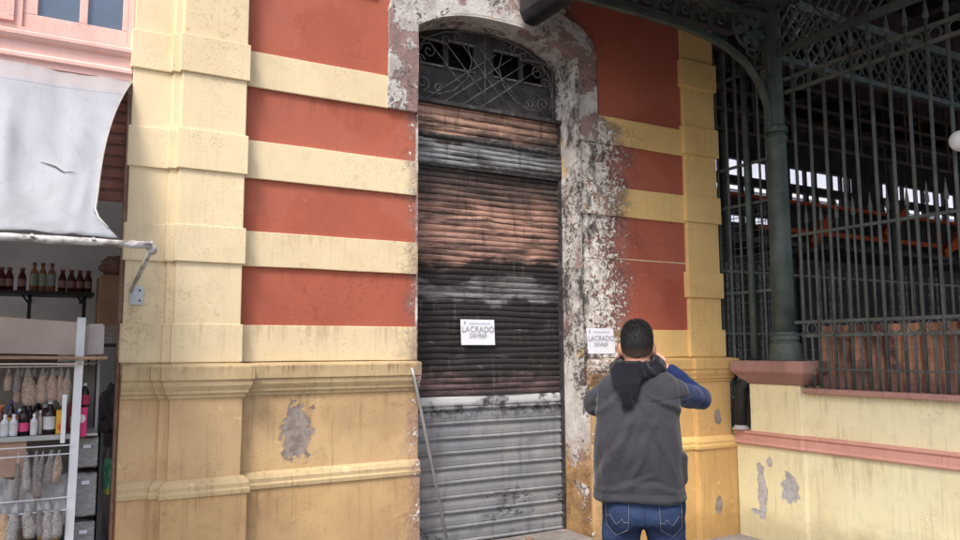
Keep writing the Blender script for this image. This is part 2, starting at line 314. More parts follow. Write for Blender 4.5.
# translucent awning sheet
t = NT('white_tarpaulin', 0.5, 0.35)
cn = t.noise(2.4, 5, 0.65, t.vec(1.5, 1, 1))
c = t.mix(t.ss(cn, 0.3, 0.75), (0.49, 0.51, 0.56), (0.55, 0.57, 0.62))
c = t.mix(t.mul(t.ss(t.noise(9, 6, 0.72, t.vec(3, 1, 0.5)), 0.54, 0.68), 0.35), c, (0.36, 0.35, 0.34))
c = t.mix(t.mul(t.ss(t.z, 2.5, 2.15), t.mul(t.ss(t.noise(4, 5, 0.7), 0.42, 0.6), 0.4)), c, (0.36, 0.36, 0.36))
c = t.mix(t.mul(t.lt(t.op('ABSOLUTE', t.sub(t.z, 3.075)), 0.0035), 0.5), c, (0.25, 0.24, 0.24))
c = t.mix(t.mul(t.ss(t.z, 3.07, 3.12), 0.6), c, (0.60, 0.53, 0.52))
t.col(c)
tb = t.nt.nodes.new('ShaderNodeBsdfTranslucent'); t.nt.links.new(c, tb.inputs[0])
ms = t.nt.nodes.new('ShaderNodeMixShader'); ms.inputs[0].default_value = 0.45
t.nt.links.new(t.b.outputs[0], ms.inputs[1]); t.nt.links.new(tb.outputs[0], ms.inputs[2])
t.nt.links.new(ms.outputs[0], t.nt.nodes['Material Output'].inputs[0])
t.bump(t.noise(6, 4, 0.6), 0.3, 0.02); M_['tarp'] = t.m
t = NT('wrapped_white_tape', 0.55, 0.35)
c = t.mix(t.ss(t.noise(9, 5, 0.7, t.vec(1, 1, 2)), 0.45, 0.62), (0.50, 0.49, 0.48), (0.16, 0.13, 0.11))
t.col(c); t.bump(t.noise(22, 4, 0.7), 0.8, 0.01); M_['tape'] = t.m

def glassy(name, colr, alpha=0.35, rough=0.08, trans=0.0):
    t = NT(name, rough, 0.5)
    t.b.inputs['Base Color'].default_value = (*colr, 1); t.b.inputs['Alpha'].default_value = alpha
    t.bump(t.noise(9, 3, 0.6, t.obj()), 0.5, 0.01)
    return t.m
M_['winglass'] = simple('window_glass', (0.10, 0.14, 0.20), 0.06, 0.25, 1.5, 0.0, 0.9, bump=0)
M_['clearbag'] = glassy('clear_plastic_bag', (0.75, 0.76, 0.78), 0.14, 0.12)
M_['film'] = glassy('clear_plastic_film', (0.75, 0.76, 0.78), 0.34, 0.15)
M_['clearbox'] = glassy('clear_plastic_box', (0.55, 0.57, 0.58), 0.25, 0.2)

# cloth
def cloth(name, base, var=0.25, sc_=300, rough=0.95, fold=0.5):
    t = NT(name, rough, 0.08)
    o = t.obj()
    n = t.noise(4, 5, 0.6, o); wv = t.noise(sc_, 2, 0.5, o)
    c = t.mix(t.ss(n, 0.3, 0.7), tuple(x * (1 - var) for x in base), tuple(x * (1 + var) for x in base))
    c = t.mix(t.mul(wv, 0.35), c, tuple(x * 0.5 for x in base))
    t.col(c); t.bump(wv, 0.25, 0.001); t.bump(t.noise(9, 3, 0.55, t.vec(1, 1, 0.6, o), 0.6), fold, 0.02)
    t.b.inputs['Sheen Weight'].default_value = 0.15
    return t.m
M_['vest'] = cloth('charcoal_vest_cloth', (0.040, 0.041, 0.049), 0.22, fold=0.9)
M_['scarf'] = cloth('black_scarf_knit', (0.010, 0.010, 0.014), fold=0.9)
M_['sleeve'] = cloth('blue_sleeve_cloth', (0.013, 0.024, 0.085), 0.35, fold=0.8)
M_['skin'] = simple('skin', (0.50, 0.255, 0.175), 0.5, 0.14, 20, 0, 0.4, bump=0.15, bd=0.001)
M_['stitch'] = simple('pale_stitching', (0.20, 0.20, 0.21), 0.9, 0.1, 8, bump=0)
t = NT('dark_denim', 0.9, 0.12)
o = t.obj(); n = t.noise(4, 5, 0.6, o); wv = t.noise(240, 2, 0.6, t.vec(1, 1, 0.4, o))
c = t.mix(t.ss(n, 0.35, 0.68), (0.012, 0.020, 0.052), (0.026, 0.044, 0.100))
c = t.mix(t.mul(wv, 0.3), c, (0.05, 0.08, 0.16))
t.col(c); t.bump(wv, 0.2, 0.001); t.bump(t.noise(10, 4, 0.6, t.vec(1, 1, 1.4, o), 0.8), 0.6, 0.02); M_['denim'] = t.m
t = NT('short_black_hair', 0.62, 0.25)
o = t.obj(); n = t.noise(160, 3, 0.7, t.vec(1, 1, 0.25, o))
c = t.mix(n, (0.008, 0.008, 0.009), (0.035, 0.032, 0.034)); t.col(c); t.bump(n, 0.6, 0.004); 
o2 = t.nt.nodes.new('ShaderNodeSeparateXYZ'); t.nt.links.new(t.obj(), o2.inputs[0])
fz = t.ss(t.add(o2.outputs[2], t.mul(t.sub(t.noise(60, 4, 0.7, t.obj()), 0.5), 0.035)), 0.075, 0.018)
c = t.mix(fz, t.c, t.mix(t.noise(240, 2, 0.7, t.obj()), (0.055, 0.038, 0.032), (0.15, 0.095, 0.07)))
t.col(c); M_['hair'] = t.m
t = NT('shaved_hair', 0.7, 0.2)
o = t.obj(); n = t.noise(220, 2, 0.7, o)
t.col(t.mix(n, (0.06, 0.042, 0.036), (0.15, 0.095, 0.072))); t.bump(n, 0.4, 0.002); M_['stubble'] = t.m

# ------------------------------------------------------------------ mesh helpers
def wloc(o):
    v = Vector((0, 0, 0))
    while o: v = v + o.location; o = o.parent
    return v
def tag(o, label=None, cat=None, group=None, kind=None):
    if label: o['label'] = label
    if cat: o['category'] = cat
    if group: o['group'] = group
    if kind: o['kind'] = kind
    return o
def thing(name, label, cat, loc=(0, 0, 0), group=None):
    o = bpy.data.objects.new(name, None); C.objects.link(o); o.location = loc; o.empty_display_size = 0.1
    return tag(o, label, cat, group)
class MB:
    def __init__(s): s.v = []; s.f = []; s.mi = []
    def add(s, vs_, fs, mi=0):
        b = len(s.v); s.v += [tuple(v) for v in vs_]; s.f += [tuple(b + i for i in f) for f in fs]; s.mi += [mi] * len(fs); return s
    def box(s, x0, x1, y0, y1, z0, z1, mi=0):
        vs_ = [(x, y, z) for z in (z0, z1) for y in (y0, y1) for x in (x0, x1)]
        return s.add(vs_, [(0, 2, 3, 1), (4, 5, 7, 6), (0, 1, 5, 4), (2, 6, 7, 3), (0, 4, 6, 2), (1, 3, 7, 5)], mi)
    def beam(s, a, b, wdt, h, up=(0, 0, 1), mi=0):
        a = Vector(a); b = Vector(b); d = (b - a).normalized(); sd = d.cross(Vector(up)).normalized(); u = sd.cross(d)
        vs_ = [p + sd * i * wdt / 2 + u * j * h / 2 for p in (a, b) for j in (-1, 1) for i in (-1, 1)]
        return s.add(vs_, [(0, 2, 3, 1), (4, 5, 7, 6), (0, 1, 5, 4), (2, 6, 7, 3), (0, 4, 6, 2), (1, 3, 7, 5)], mi)
    def tube(s, pts, r, n=8, caps=True, mi=0):
        pts = [Vector(p) for p in pts]; rr = r if isinstance(r, (list, tuple)) else [r] * len(pts)
        rings = []; pu = None
        for i, p in enumerate(pts):
            d = (pts[min(i + 1, len(pts) - 1)] - pts[max(i - 1, 0)]).normalized()
            if pu is None: pu = d.cross(Vector((0, 0, 1)) if abs(d.z) < 0.9 else Vector((1, 0, 0))).normalized()
            u = (pu - d * pu.dot(d)).normalized(); vv = d.cross(u); pu = u
            rings.append([p + (u * math.cos(a) + vv * math.sin(a)) * rr[i] for a in [2 * math.pi * k / n for k in range(n)]])
        vs_ = [q for rg in rings for q in rg]; fs = []
        for i in range(len(pts) - 1):
            for k in range(n): fs.append((i * n + k, i * n + (k + 1) % n, (i + 1) * n + (k + 1) % n, (i + 1) * n + k))
        if caps: fs += [tuple(range(n))[::-1], tuple((len(pts) - 1) * n + k for k in range(n))]
        return s.add(vs_, fs, mi)
    def lathe(s, prof, o=(0, 0, 0), n=24, mi=0):
        vs_ = []; fs = []
        for r, z in prof:
            for k in range(n): a = 2 * math.pi * k / n; vs_.append((o[0] + r * math.cos(a), o[1] + r * math.sin(a), o[2] + z))
        for i in range(len(prof) - 1):
            for k in range(n): fs.append((i * n + k, i * n + (k + 1) % n, (i + 1) * n + (k + 1) % n, (i + 1) * n + k))
        fs += [tuple(range(n))[::-1], tuple((len(prof) - 1) * n + k for k in range(n))]
        return s.add(vs_, fs, mi)
    def prism(s, poly, y0, y1, mi=0):      # polygon in xz
        n = len(poly); vs_ = [(x, y0, z) for x, z in poly] + [(x, y1, z) for x, z in poly]
        fs = [tuple(range(n)), tuple(range(n, 2 * n))[::-1]] + [(i, i + n, (i + 1) % n + n, (i + 1) % n) for i in range(n)]
        return s.add(vs_, fs, mi)
    def sweep(s, path, prof, mi=0, caps=False):       # xy path, profile (offset, z); outward = right of travel
        P = [Vector(p) for p in path]; N = []
        for i in range(len(P)):
            ns = []
            if i > 0: d = (P[i] - P[i - 1]).normalized(); ns.append(Vector((d.y, -d.x)))
            if i < len(P) - 1: d = (P[i + 1] - P[i]).normalized(); ns.append(Vector((d.y, -d.x)))
            if len(ns) == 2: m = (ns[0] + ns[1]); m = m / m.dot(ns[0])
            else: m = ns[0]
            N.append(m)
        k = len(prof); vs_ = []
        for p, n in zip(P, N):
            for o_, z in prof: q = p + n * o_; vs_.append((q.x, q.y, z))
        fs = []
        for i in range(len(P) - 1):
            for j in range(k - 1): fs.append((i * k + j, (i + 1) * k + j, (i + 1) * k + j + 1, i * k + j + 1))
        if caps: fs += [tuple(range(k)), tuple(range((len(P) - 1) * k, len(P) * k))]
        return s.add(vs_, fs, mi)
    def build(s, name, mat, parent=None, smooth=False, bevel=0, subdiv=None, jitter=0, weld=False):
        me = bpy.data.meshes.new(name)
        xs = [v[0] for v in s.v]; ys = [v[1] for v in s.v]; zs_ = [v[2] for v in s.v]
        c = Vector(((min(xs) + max(xs)) / 2, (min(ys) + max(ys)) / 2, min(zs_)))
        me.from_pydata([Vector(v) - c for v in s.v], [], s.f)
        for m in (mat if isinstance(mat, (list, tuple)) else [mat]): me.materials.append(m)
        if any(s.mi): me.polygons.foreach_set('material_index', s.mi)
        bm = bmesh.new(); bm.from_mesh(me)
        if weld: bmesh.ops.remove_doubles(bm, verts=bm.verts, dist=1e-5)
        bmesh.ops.recalc_face_normals(bm, faces=bm.faces)
        if subdiv:
            for _ in range(6):
                es = [e for e in bm.edges if e.calc_length() > subdiv]
                if not es: break
                bmesh.ops.subdivide_edges(bm, edges=es, cuts=1, use_grid_fill=True)
            for v in bm.verts:
                q = v.co + c
                v.co += Vector((mn.noise(q * 2.3), mn.noise(q * 2.3 + Vector((7, 3, 1))), mn.noise(q * 2.3 + Vector((1, 9, 4))))) * jitter
        bm.to_mesh(me); bm.free()
        if smooth:
            for p in me.polygons: p.use_smooth = True
        o = bpy.data.objects.new(name, me); C.objects.link(o)
        o.location = c - wloc(parent) if parent else c
        if parent: o.parent = parent
        if bevel:
            b = o.modifiers.new('bevel', 'BEVEL'); b.width = bevel; b.segments = 2; b.limit_method = 'ANGLE'; b.angle_limit = R(40)
        return o
def copy_tree(o, parent=None):
    c = o.copy(); C.objects.link(c)
    if parent: c.parent = parent
    for ch in [q for q in bpy.data.objects if q.parent == o]: copy_tree(ch, c)
    return c
def arcpts(cx, cz, r, a0, a1, n, y):
    return [(cx + r * math.cos(R(a0 + (a1 - a0) * i / n)), y, cz + r * math.sin(R(a0 + (a1 - a0) * i / n))) for i in range(n + 1)]
def spiral(cx, cz, r0, r1, a0, a1, n, y):
    o = []
    for i in range(n + 1):
        k = i / n; a = R(a0 + (a1 - a0) * k); r = r0 + (r1 - r0) * k
        o.append((cx + r * math.cos(a), y, cz + r * math.sin(a)))
    return o
def text_mesh(body, size, name, mat, parent, loc, rot=(R(90), 0, 0), ext=0.0006, align='CENTER', space=1.0):
    cu = bpy.data.curves.new(name, 'FONT'); cu.body = body; cu.size = size; cu.align_x = align; cu.extrude = ext; cu.space_character = space
    ob = bpy.data.objects.new(name, cu); C.objects.link(ob)
    bpy.context.view_layer.update()
    me = bpy.data.meshes.new_from_object(ob.evaluated_get(bpy.context.evaluated_depsgraph_get()))
    bpy.data.objects.remove(ob)
    o = bpy.data.objects.new(name, me); C.objects.link(o); me.materials.clear(); me.materials.append(mat)
    o.rotation_euler = rot; o.parent = parent; o.location = Vector(loc) - wloc(parent)
    return o

# ------------------------------------------------------------------ ground
def flat(name, x0, x1, y0, y1, z, mat, sub=None):
    m = MB(); m.add([(x0, y0, z), (x1, y0, z), (x1, y1, z), (x0, y1, z)], [(0, 1, 2, 3)])
    return tag(m.build(name, mat), kind='structure')
flat('ground', -150, 150, -150, 150, -0.14, M_['asphalt'])
m = MB(); m.box(-30, 60, -6.2, 30, -0.13, 0.0); tag(m.build('pavement', M_['paving']), kind='structure')
m = MB()
for i in range(30): m.box(-30 + i * 1.0 * 1, -30 + i + 0.992, -6.35, -6.203, -0.13, 0.012)
tag(m.build('kerb', M_['kerb'], bevel=0.01), kind='structure')

# ------------------------------------------------------------------ corner building
bld = thing('corner_building', 'red and cream striped corner building with burnt doorway and ochre base', 'building', (2.9, 1.5, 0))
ZT = 6.8
XL, XR = 2.32, 3.73
def arch_z(x, rise=0.17, spring=3.965, x0=XL, x1=XR, p=2.7):
    u = abs((x - (x0 + x1) / 2) / ((x1 - x0) / 2)); return spring + rise * (1 - u ** p)
AX = [XL + (XR - XL) * i / 24 for i in range(25)]
def arch_poly(x0, x1, ztop):
    return [(x, arch_z(x)) for x in AX] + [(x1, ztop), (x0, ztop)]
# wall mass
m = MB(); m.box(0.43, 0.9, 0, 0.06, 0, ZT); m.box(0.9, XL, 0, 0.5, 0, ZT); m.prism(arch_poly(XL, XR, ZT), 0, 0.5)
m.build('wall', M_['red'], bld)
m = MB(); m.box(XR, 4.93, 0, 0.5, 0, ZT); m.build('wall', M_['redside'], bld)
m = MB(); m.box(0.9, 5.30, 0.5, 7.5, 2.6, ZT - 0.05); m.box(4.9, 5.30, 0.5, 7.5, 0, 2.6); m.box(0.9, 1.1, 0.5, 5, 0, 2.6)
m.build('rear_wall', M_['darkwood'], bld)
# left pilaster: layered strips with blocks at band heights
BZ = [(4.10, 4.30), (3.29, 3.527), (2.685, 2.932), (2.118, 2.342), (1.515, 1.745)]
LP = [(0.43, 0.055), (0.43, -0.02), (0.655, -0.02), (0.655, -0.055), (0.70, -0.055), (0.70, -0.10), (1.088, -0.10), (1.088, 0.01)]
segs = []; z = 1.50
def wallseg(path, z0, z1, off): return [(off - 0.06, z0), (off, z0), (off, z1), (off - 0.06, z1)] if off > 0 else [(0, z0), (0, z1)]
m = MB(); m.sweep(LP, [(0, 1.45), (0, ZT)]); m.build('pilaster', M_['cream'], bld, bevel=0.006, weld=True)
for (a, b) in BZ:
    m = MB(); path = [(0.425, 0.03)] + LP[1:-1] + [(1.088, 0.005)]
    d = 0.015 if a > 1.6 else 0.012
    m.sweep(path, [(-0.02, a), (d, a), (d, b), (-0.02, b)])
    m.build('pilaster_block', M_['cream'], bld, bevel=0.004, weld=True)
# bands on the left wall
for i, (a, b) in enumerate(BZ):
    m = MB(); x1 = 2.09 if a > 3.0 else XL
    if a > 4: x1 = 2.0
    m.box(1.09, x1, -0.022, 0.0, a, b); m.build('band', M_['cream'], bld, bevel=0.004, subdiv=0.12, jitter=0.004)
# bands on the right wall
for (a, b) in [BZ[1], BZ[2], BZ[4]]:
    m = MB(); m.box(3.96 if a > 3 else XR, 4.93, -0.022, 0.0, a, b); m.build('band', M_['gold'], bld, bevel=0.004, subdiv=0.12, jitter=0.003)
m = MB(); m.box(3.75, 4.925, -0.004, 0.0, 2.326, 2.334); m.build('joint_line', M_['cream'], bld)
# right pier
RPth = [(4.925, 0.1), (4.925, -0.035), (5.31, -0.035), (5.31, 0.6)]
m = MB(); m.sweep(RPth, [(0, 1.4), (0, ZT)]); m.build('pier', M_['gold'], bld, bevel=0.006, weld=True)
for (a, b) in [(4.63, 4.86), (3.93, 4.18), (3.31, 3.57), (2.70, 2.94), (2.03, 2.255), (1.515, 1.75)]:
    m = MB(); m.sweep([(4.92, 0.02)] + RPth[1:], [(-0.02, a), (0.02, a), (0.02, b), (-0.02, b)])
    m.build('pier_block', M_['gold'], bld, bevel=0.004, weld=True)
# base storey: dado, plinth, moulding, cornice swept round the layers
LB = [(0.432, -0.035), (0.64, -0.035), (0.64, -0.075), (0.69, -0.075), (0.69, -0.13), (1.105, -0.13), (1.105, -0.045), (XL, -0.045)]
RB = [(XR + 0.075, -0.045), (4.92, -0.045), (4.92, -0.09), (5.325, -0.09), (5.325, 0.6)]
for path, md, mb_ in ((LB, M_['ochre'], M_['base']), (RB, M_['ochreR'], M_['ochreR'])):
    m = MB(); m.sweep(path, [(-0.04, 0.80), (0, 0.80), (0, 1.34), (-0.04, 1.34)], caps=True); m.build('dado', md, bld, bevel=0.005, weld=True, subdiv=0.25, jitter=0.004)
    m = MB(); m.sweep(path, [(-0.04, -0.01), (0.035, -0.01), (0.035, 0.745), (0.0, 0.76), (-0.04, 0.76)], caps=True); m.build('plinth', mb_, bld, bevel=0.005, weld=True, subdiv=0.25, jitter=0.005)
    m = MB(); m.sweep(path, [(-0.04, 0.735), (0.046, 0.738), (0.050, 0.765), (0.042, 0.775), (0.044, 0.80), (0.03, 0.825), (0.012, 0.838), (-0.04, 0.842)], caps=True)
    m.build('plinth_moulding', M_['moulding'] if path is LB else M_['gold'], bld, weld=True, bevel=0.003)
    m = MB(); m.sweep(path, [(-0.04, 1.302), (0.012, 1.305), (0.014, 1.325), (0.028, 1.332), (0.030, 1.348), (0.038, 1.362), (0.046, 1.378), (0.048, 1.396),
                             (0.044, 1.408), (0.058, 1.412), (0.060, 1.488), (0.054, 1.500), (-0.04, 1.512)], caps=True)
    m.build('cornice', M_['moulding'] if path is LB else M_['ochreR'], bld, weld=True, bevel=0.003)
# door surround: burnt archivolt
outR = [(3.955, 3.29), (3.955, 4.02), (3.93, 4.14), (3.80, 4.25), (3.56, 4.33), (3.30, 4.385), (3.02, 4.40), (2.72, 4.385), (2.45, 4.33), (2.24, 4.25), (2.115, 4.14), (2.085, 4.02), (2.085, 3.29)]
inn = [(XL, 3.29)] + [(x, arch_z(x)) for x in AX] + [(XR, 3.29)]
m = MB(); m.prism(outR + inn, -0.035, 0.0)
m.build('door_surround', M_['scorched'], bld, bevel=0.006, subdiv=0.1, jitter=0.006)
m = MB(); m.box(XL - 0.006, XL + 0.004, -0.02, 0.24, 0.17, 3.965)
pp = [(XL, 3.965)] + [(x, arch_z(x)) for x in AX[1:-1]] + [(XR, 3.965)]
for i in range(len(pp) - 1):
    (xa, za), (xb, zb) = pp[i], pp[i + 1]
    m.add([(xa, -0.036, za), (xb, -0.036, zb), (xb, 0.30, zb), (xa, 0.30, za), (xa, -0.036, za - 0.012), (xb, -0.036, zb - 0.012), (xb, 0.30, zb - 0.012), (xa, 0.30, za - 0.012)],
          [(0, 1, 2, 3), (7, 6, 5, 4), (4, 5, 1, 0), (3, 2, 6, 7)])
m.build('arch_soffit', M_['scorched'], bld)
m = MB(); m.box(XR - 0.006, XR + 0.03, -0.047, 0.28, 0.0, 3.965); m.build('door_jamb', M_['jamb'], bld, subdiv=0.08, jitter=0.006)
m = MB(); m.box(XR + 0.03, XR + 0.075, -0.049, -0.03, 0.0, 1.30); m.build('door_jamb', M_['jamb'], bld, subdiv=0.05, jitter=0.004)
# step
m = MB(); m.box(XL - 0.02, XR - 0.004, -0.18, 0.5, 0.0, 0.165); m.build('doorstep', M_['stone'], bld, bevel=0.015, subdiv=0.12, jitter=0.006)
m = MB(); m.box(XL, XR, 0.42, 0.49, 0.1, 4.14); m.build('door_backing', M_['void'], bld)  # near-black sheet stands in for the darkness behind the openings
# shutters
def shutter(z0, z1, pitch, kind, y, name, mat, warp):
    m = MB(); NX = 60; prof = []
    z = z0; k = 0
    while z < z1 - 1e-4:
        p = min(pitch, z1 - z)
        if kind == 'wide':
            for q, dy in ((0, 0.0), (0.05, -0.010), (0.10, -0.018), (0.17, -0.020), (0.22, -0.008), (0.27, 0.0), (0.33, -0.004), (0.60, -0.007), (0.86, -0.004), (0.92, 0.002), (0.97, 0.004)): prof.append((dy, z + p * q, k))
        else:
            for q, dy in ((0, 0.004), (0.10, -0.003), (0.35, -0.008), (0.65, -0.008), (0.88, -0.003), (0.95, 0.006)): prof.append((dy, z + p * q, k))
        z += p; k += 1
    vs_ = []; fs = []; K = len(prof)
    for i in range(NX + 1):
        x = XL + (XR - XL) * i / NX
        for dy, z, k in prof:
            q = Vector((x * 1.5, k * 0.6, 0)); wv = mn.noise(q) * warp; sg = mn.noise(Vector((x * 1.1, z * 1.4, 5))) * warp
            e = min((z - z0), (z1 - z), 0.15) / 0.15
            dent = sum(a_ * math.exp(-((x - dx_) / 0.07) ** 2 - ((z - dz_) / 0.06) ** 2) for dx_, dz_, a_ in ((2.62, 0.72, 0.016), (3.2, 0.42, 0.020), (3.45, 0.86, 0.014), (2.9, 0.30, -0.012), (2.75, 1.55, 0.02), (3.4, 2.35, 0.025), (3.0, 2.6, -0.02), (2.6, 2.2, 0.022), (3.5, 1.75, 0.018)))
            vs_.append((x, y + dy + sg * 1.4 + dent, z + wv * 0.6 * e - dent * 0.3))
    for i in range(NX):
        for j in range(K - 1): fs.append((i * K + j, (i + 1) * K + j, (i + 1) * K + j + 1, i * K + j + 1))
    m.add(vs_, fs); return m.build(name, mat, bld, smooth=False)
shutter(0.165, 1.24, 0.1075, 'wide', 0.2, 'roller_shutter', M_['shutter_low'], 0.007)
shutter(1.24, 2.98, 0.046, 'fine', 0.205, 'roller_shutter', M_['shutter_up'], 0.022)
shutter(2.99, 3.19, 0.040, 'fine', 0.165, 'roller_shutter', M_['shutter_up'], 0.015)
shutter(3.20, 3.46, 0.060, 'fine', 0.195, 'roller_shutter', M_['shutter_up'], 0.010)
m = MB(); m.tube([(XL + 0.01, 0.16, 3.205), (XR - 0.03, 0.16, 3.195)], 0.018, 10); m.box(XL, XR - .01, 0.17, 0.2, 2.972, 3.0)
m.build('shutter_rail', M_['iron_burnt'], bld, smooth=False)
m = MB(); m.box(XL, XR - 0.008, 0.15, 0.205, 3.452, 3.485); m.build('transom_bar', M_['iron_burnt'], bld, bevel=0.004)
m = MB()
for x in (XL + 0.012, XR - 0.024): m.box(x - 0.008, x + 0.016, 0.17, 0.23, 0.17, 3.45)
m.build('shutter_guide', M_['iron_burnt'], bld)
# transom panel with voids
m = MB()
voids = [(2.455, 2.665), (2.71, 2.94), (3.12, 3.375), (3.41, 3.60)]
zb, zt = 3.785, 4.005
xs = [XL] + [q for v_ in voids for q in v_] + [XR]
m.prism([(XL, 3.47), (XR, 3.47), (XR, zb), (XL, zb)], 0.25, 0.28)
for i in range(0, len(xs), 2): m.prism([(xs[i], zb), (xs[i + 1], zb), (xs[i + 1], zt - (0.06 if xs[i + 1] > 3.6 or xs[i] < 2.4 else 0)), (xs[i], zt - (0.06 if xs[i] < 2.4 or xs[i + 1] > 3.6 else 0))], 0.25, 0.28)
m.prism([(2.40, zt)] + [(x, arch_z(x) + 0.004) for x in AX if 2.36 < x < 3.68] + [(3.66, zt)], 0.25, 0.28)
tr = m.build('transom_panel', M_['char'], bld)
for a, b in voids:
    m = MB(); tpt = zt if 2.5 < a < 3.4 else zt - 0.02
    for (p0, p1) in (((a, zb), (b, zb)), ((b, zb), (b, tpt)), ((b, tpt), (a, tpt)), ((a, tpt), (a, zb))):
        m.beam((p0[0], 0.243, p0[1]), (p1[0], 0.243, p1[1]), 0.02, 0.016)
    m.build('frame', M_['iron_ash'], tr)
m = MB(); y = 0.215
def bar(p0, p1, r=0.0045): m.tube([(p0[0], y, p0[1]), (p1[0], y, p1[1])], r, 6)
for c0 in (2.50, 2.66, 2.82, 2.98): bar((c0, 3.50), (c0 + 0.62, 3.96))
for c0 in (2.72, 2.88, 3.04, 3.20): bar((c0 + 0.22, 3.52), (c0 - 0.22, 3.98))
bar((XL + 0.03, 3.49), (XR - 0.02, 3.49), 0.008)
bar((XL + 0.05, 3.49), (XL + 0.05, 3.98)); bar((XR - 0.05, 3.49), (XR - 0.05, 3.97))
bar((3.02, 3.49), (3.02, 4.12))
for sx in (0, 1):
    def mr_(pts): return [((XL + XR - p[0]) if sx else p[0], p[1], p[2]) for p in pts]
    for (cx, cz, r, a0, a1) in ((2.47, 3.62, 0.06, -90, 400), (2.52, 3.88, 0.07, 180, -330), (2.44, 3.80, 0.045, 0, 430), (2.66, 4.0, 0.05, 200, 600), (2.76, 4.04, 0.04, 160, -250), (2.60, 3.60, 0.035, 0, 400)):
        m.tube(mr_(spiral(cx, cz, r, 0.012, a0, a1, 26, y)), 0.0045, 6)
    m.tube(mr_([(2.47, y, 3.56), (2.60, y, 3.55), (2.74, y, 3.60), (2.86, y, 3.72), (2.90, y, 3.86), (2.86, y, 4.0)]), 0.0045, 6)
    m.tube(mr_([(2.40, y, 3.55), (2.38, y, 3.7), (2.40, y, 3.86), (2.50, y, 3.98), (2.66, y, 4.06), (2.84, y, 4.10), (3.02, y, 4.115)]), 0.006, 6)
m.build('transom_grille', M_['iron_ash'], bld, smooth=True)

# ------------------------------------------------------------------ pink shop front (left)
shop = thing('pink_shop', 'pale pink shop front with blue window panes above the white awning', 'shop', (-2.3, 1.0, 0))
m = MB(); m.box(-5.2, -4.9, 0.0, 0.4, 0, 3.21)
m.box(-5.2, 0.428, 0.03, 0.4, 3.205, 3.44); m.box(-5.2, 0.428, 0.03, 0.4, 4.75, ZT)
for x0, x1 in ((-5.2, -2.6), (-1.75, -1.35), (-0.5, -0.16), (0.395, 0.428)): m.box(x0, x1, 0.03, 0.4, 3.44, 4.75)
m.build('wall', M_['pinkwall'], shop)
m = MB(); m.sweep([(-5.2, 0.02), (0.426, 0.02)], [(0, 3.205), (0.012, 3.21), (0.012, 3.24), (0.03, 3.25), (0.03, 3.27), (0.016, 3.285), (0.016, 3.345), (0.035, 3.355), (0.05, 3.375), (0.05, 3.395), (0.02, 3.41), (0, 3.415)])
m.build('moulding', M_['pinkwall'], shop, bevel=0.002, weld=True)
m = MB()
for x0, x1 in ((-0.46, -0.20),):
    for (a, b, c_, d_) in ((x0, x1, 3.46, 3.49), (x0, x1, 3.9, 3.93)): m.box(a, b, 0.012, 0.03, c_, d_)
    m.box(x0, x0 + 0.03, 0.012, 0.03, 3.49, 3.9); m.box(x1 - 0.03, x1, 0.012, 0.03, 3.49, 3.9)
m.build('raised_panel', M_['pinkwall'], shop, bevel=0.003)
for (wx0, wx1) in ((-0.16, 0.395), (-1.35, -0.5), (-2.6, -1.75)):
    m = MB(); m.box(wx0, wx1, 0.045, 0.10, 3.44, 3.53); m.box(wx0, wx1, 0.045, 0.10, 4.68, 4.75)
    mid = (wx0 + wx1) / 2 + 0.035
    for xa, xb in ((wx0, wx0 + 0.075), (mid - 0.022, mid + 0.022), (wx1 - 0.03, wx1)): m.box(xa, xb, 0.045, 0.10, 3.53, 4.68)
    wf = m.build('window', M_['pinkwall'], shop, bevel=0.004)
    m = MB(); m.box(wx0 + 0.01, wx1 - 0.01, 0.07, 0.078, 3.5, 4.7); m.build('pane', M_['winglass'], wf)
# frame post, rolled slats, room
m = MB(); m.box(0.408, 0.4285, -0.006, 0.058, 0, 3.2); m.build('door_frame', M_['timber'], shop, bevel=0.004)
m = MB(); zz0 = 2.49
k = 0
while zz0 < 3.2:
    m.sweep([(-4.9, 0.16), (0.45, 0.16)], [(0, zz0), (0.018, zz0 + 0.008), (0.024, zz0 + 0.03), (0.02, zz0 + 0.055), (0.0, zz0 + 0.068)]); zz0 += 0.07
m.build('roller_shutter', M_['pinkslat'], shop)
m = MB(); m.box(-5.1, 0.9, 2.3, 2.4, 0, 3.3); m.build('back_wall', M_['wallwhite'], shop)
m = MB(); m.box(0.88, 0.895, 0.07, 2.3, 0, 3.3); m.box(0.6, 0.66, 0.45, 0.9, 0, 0.01); m.build('side_wall', M_['wallwhite'], shop)
m = MB(); m.box(-5.1, 0.9, 0.25, 2.4, 3.12, 3.2); m.build('ceiling', M_['wallwhite'], shop)

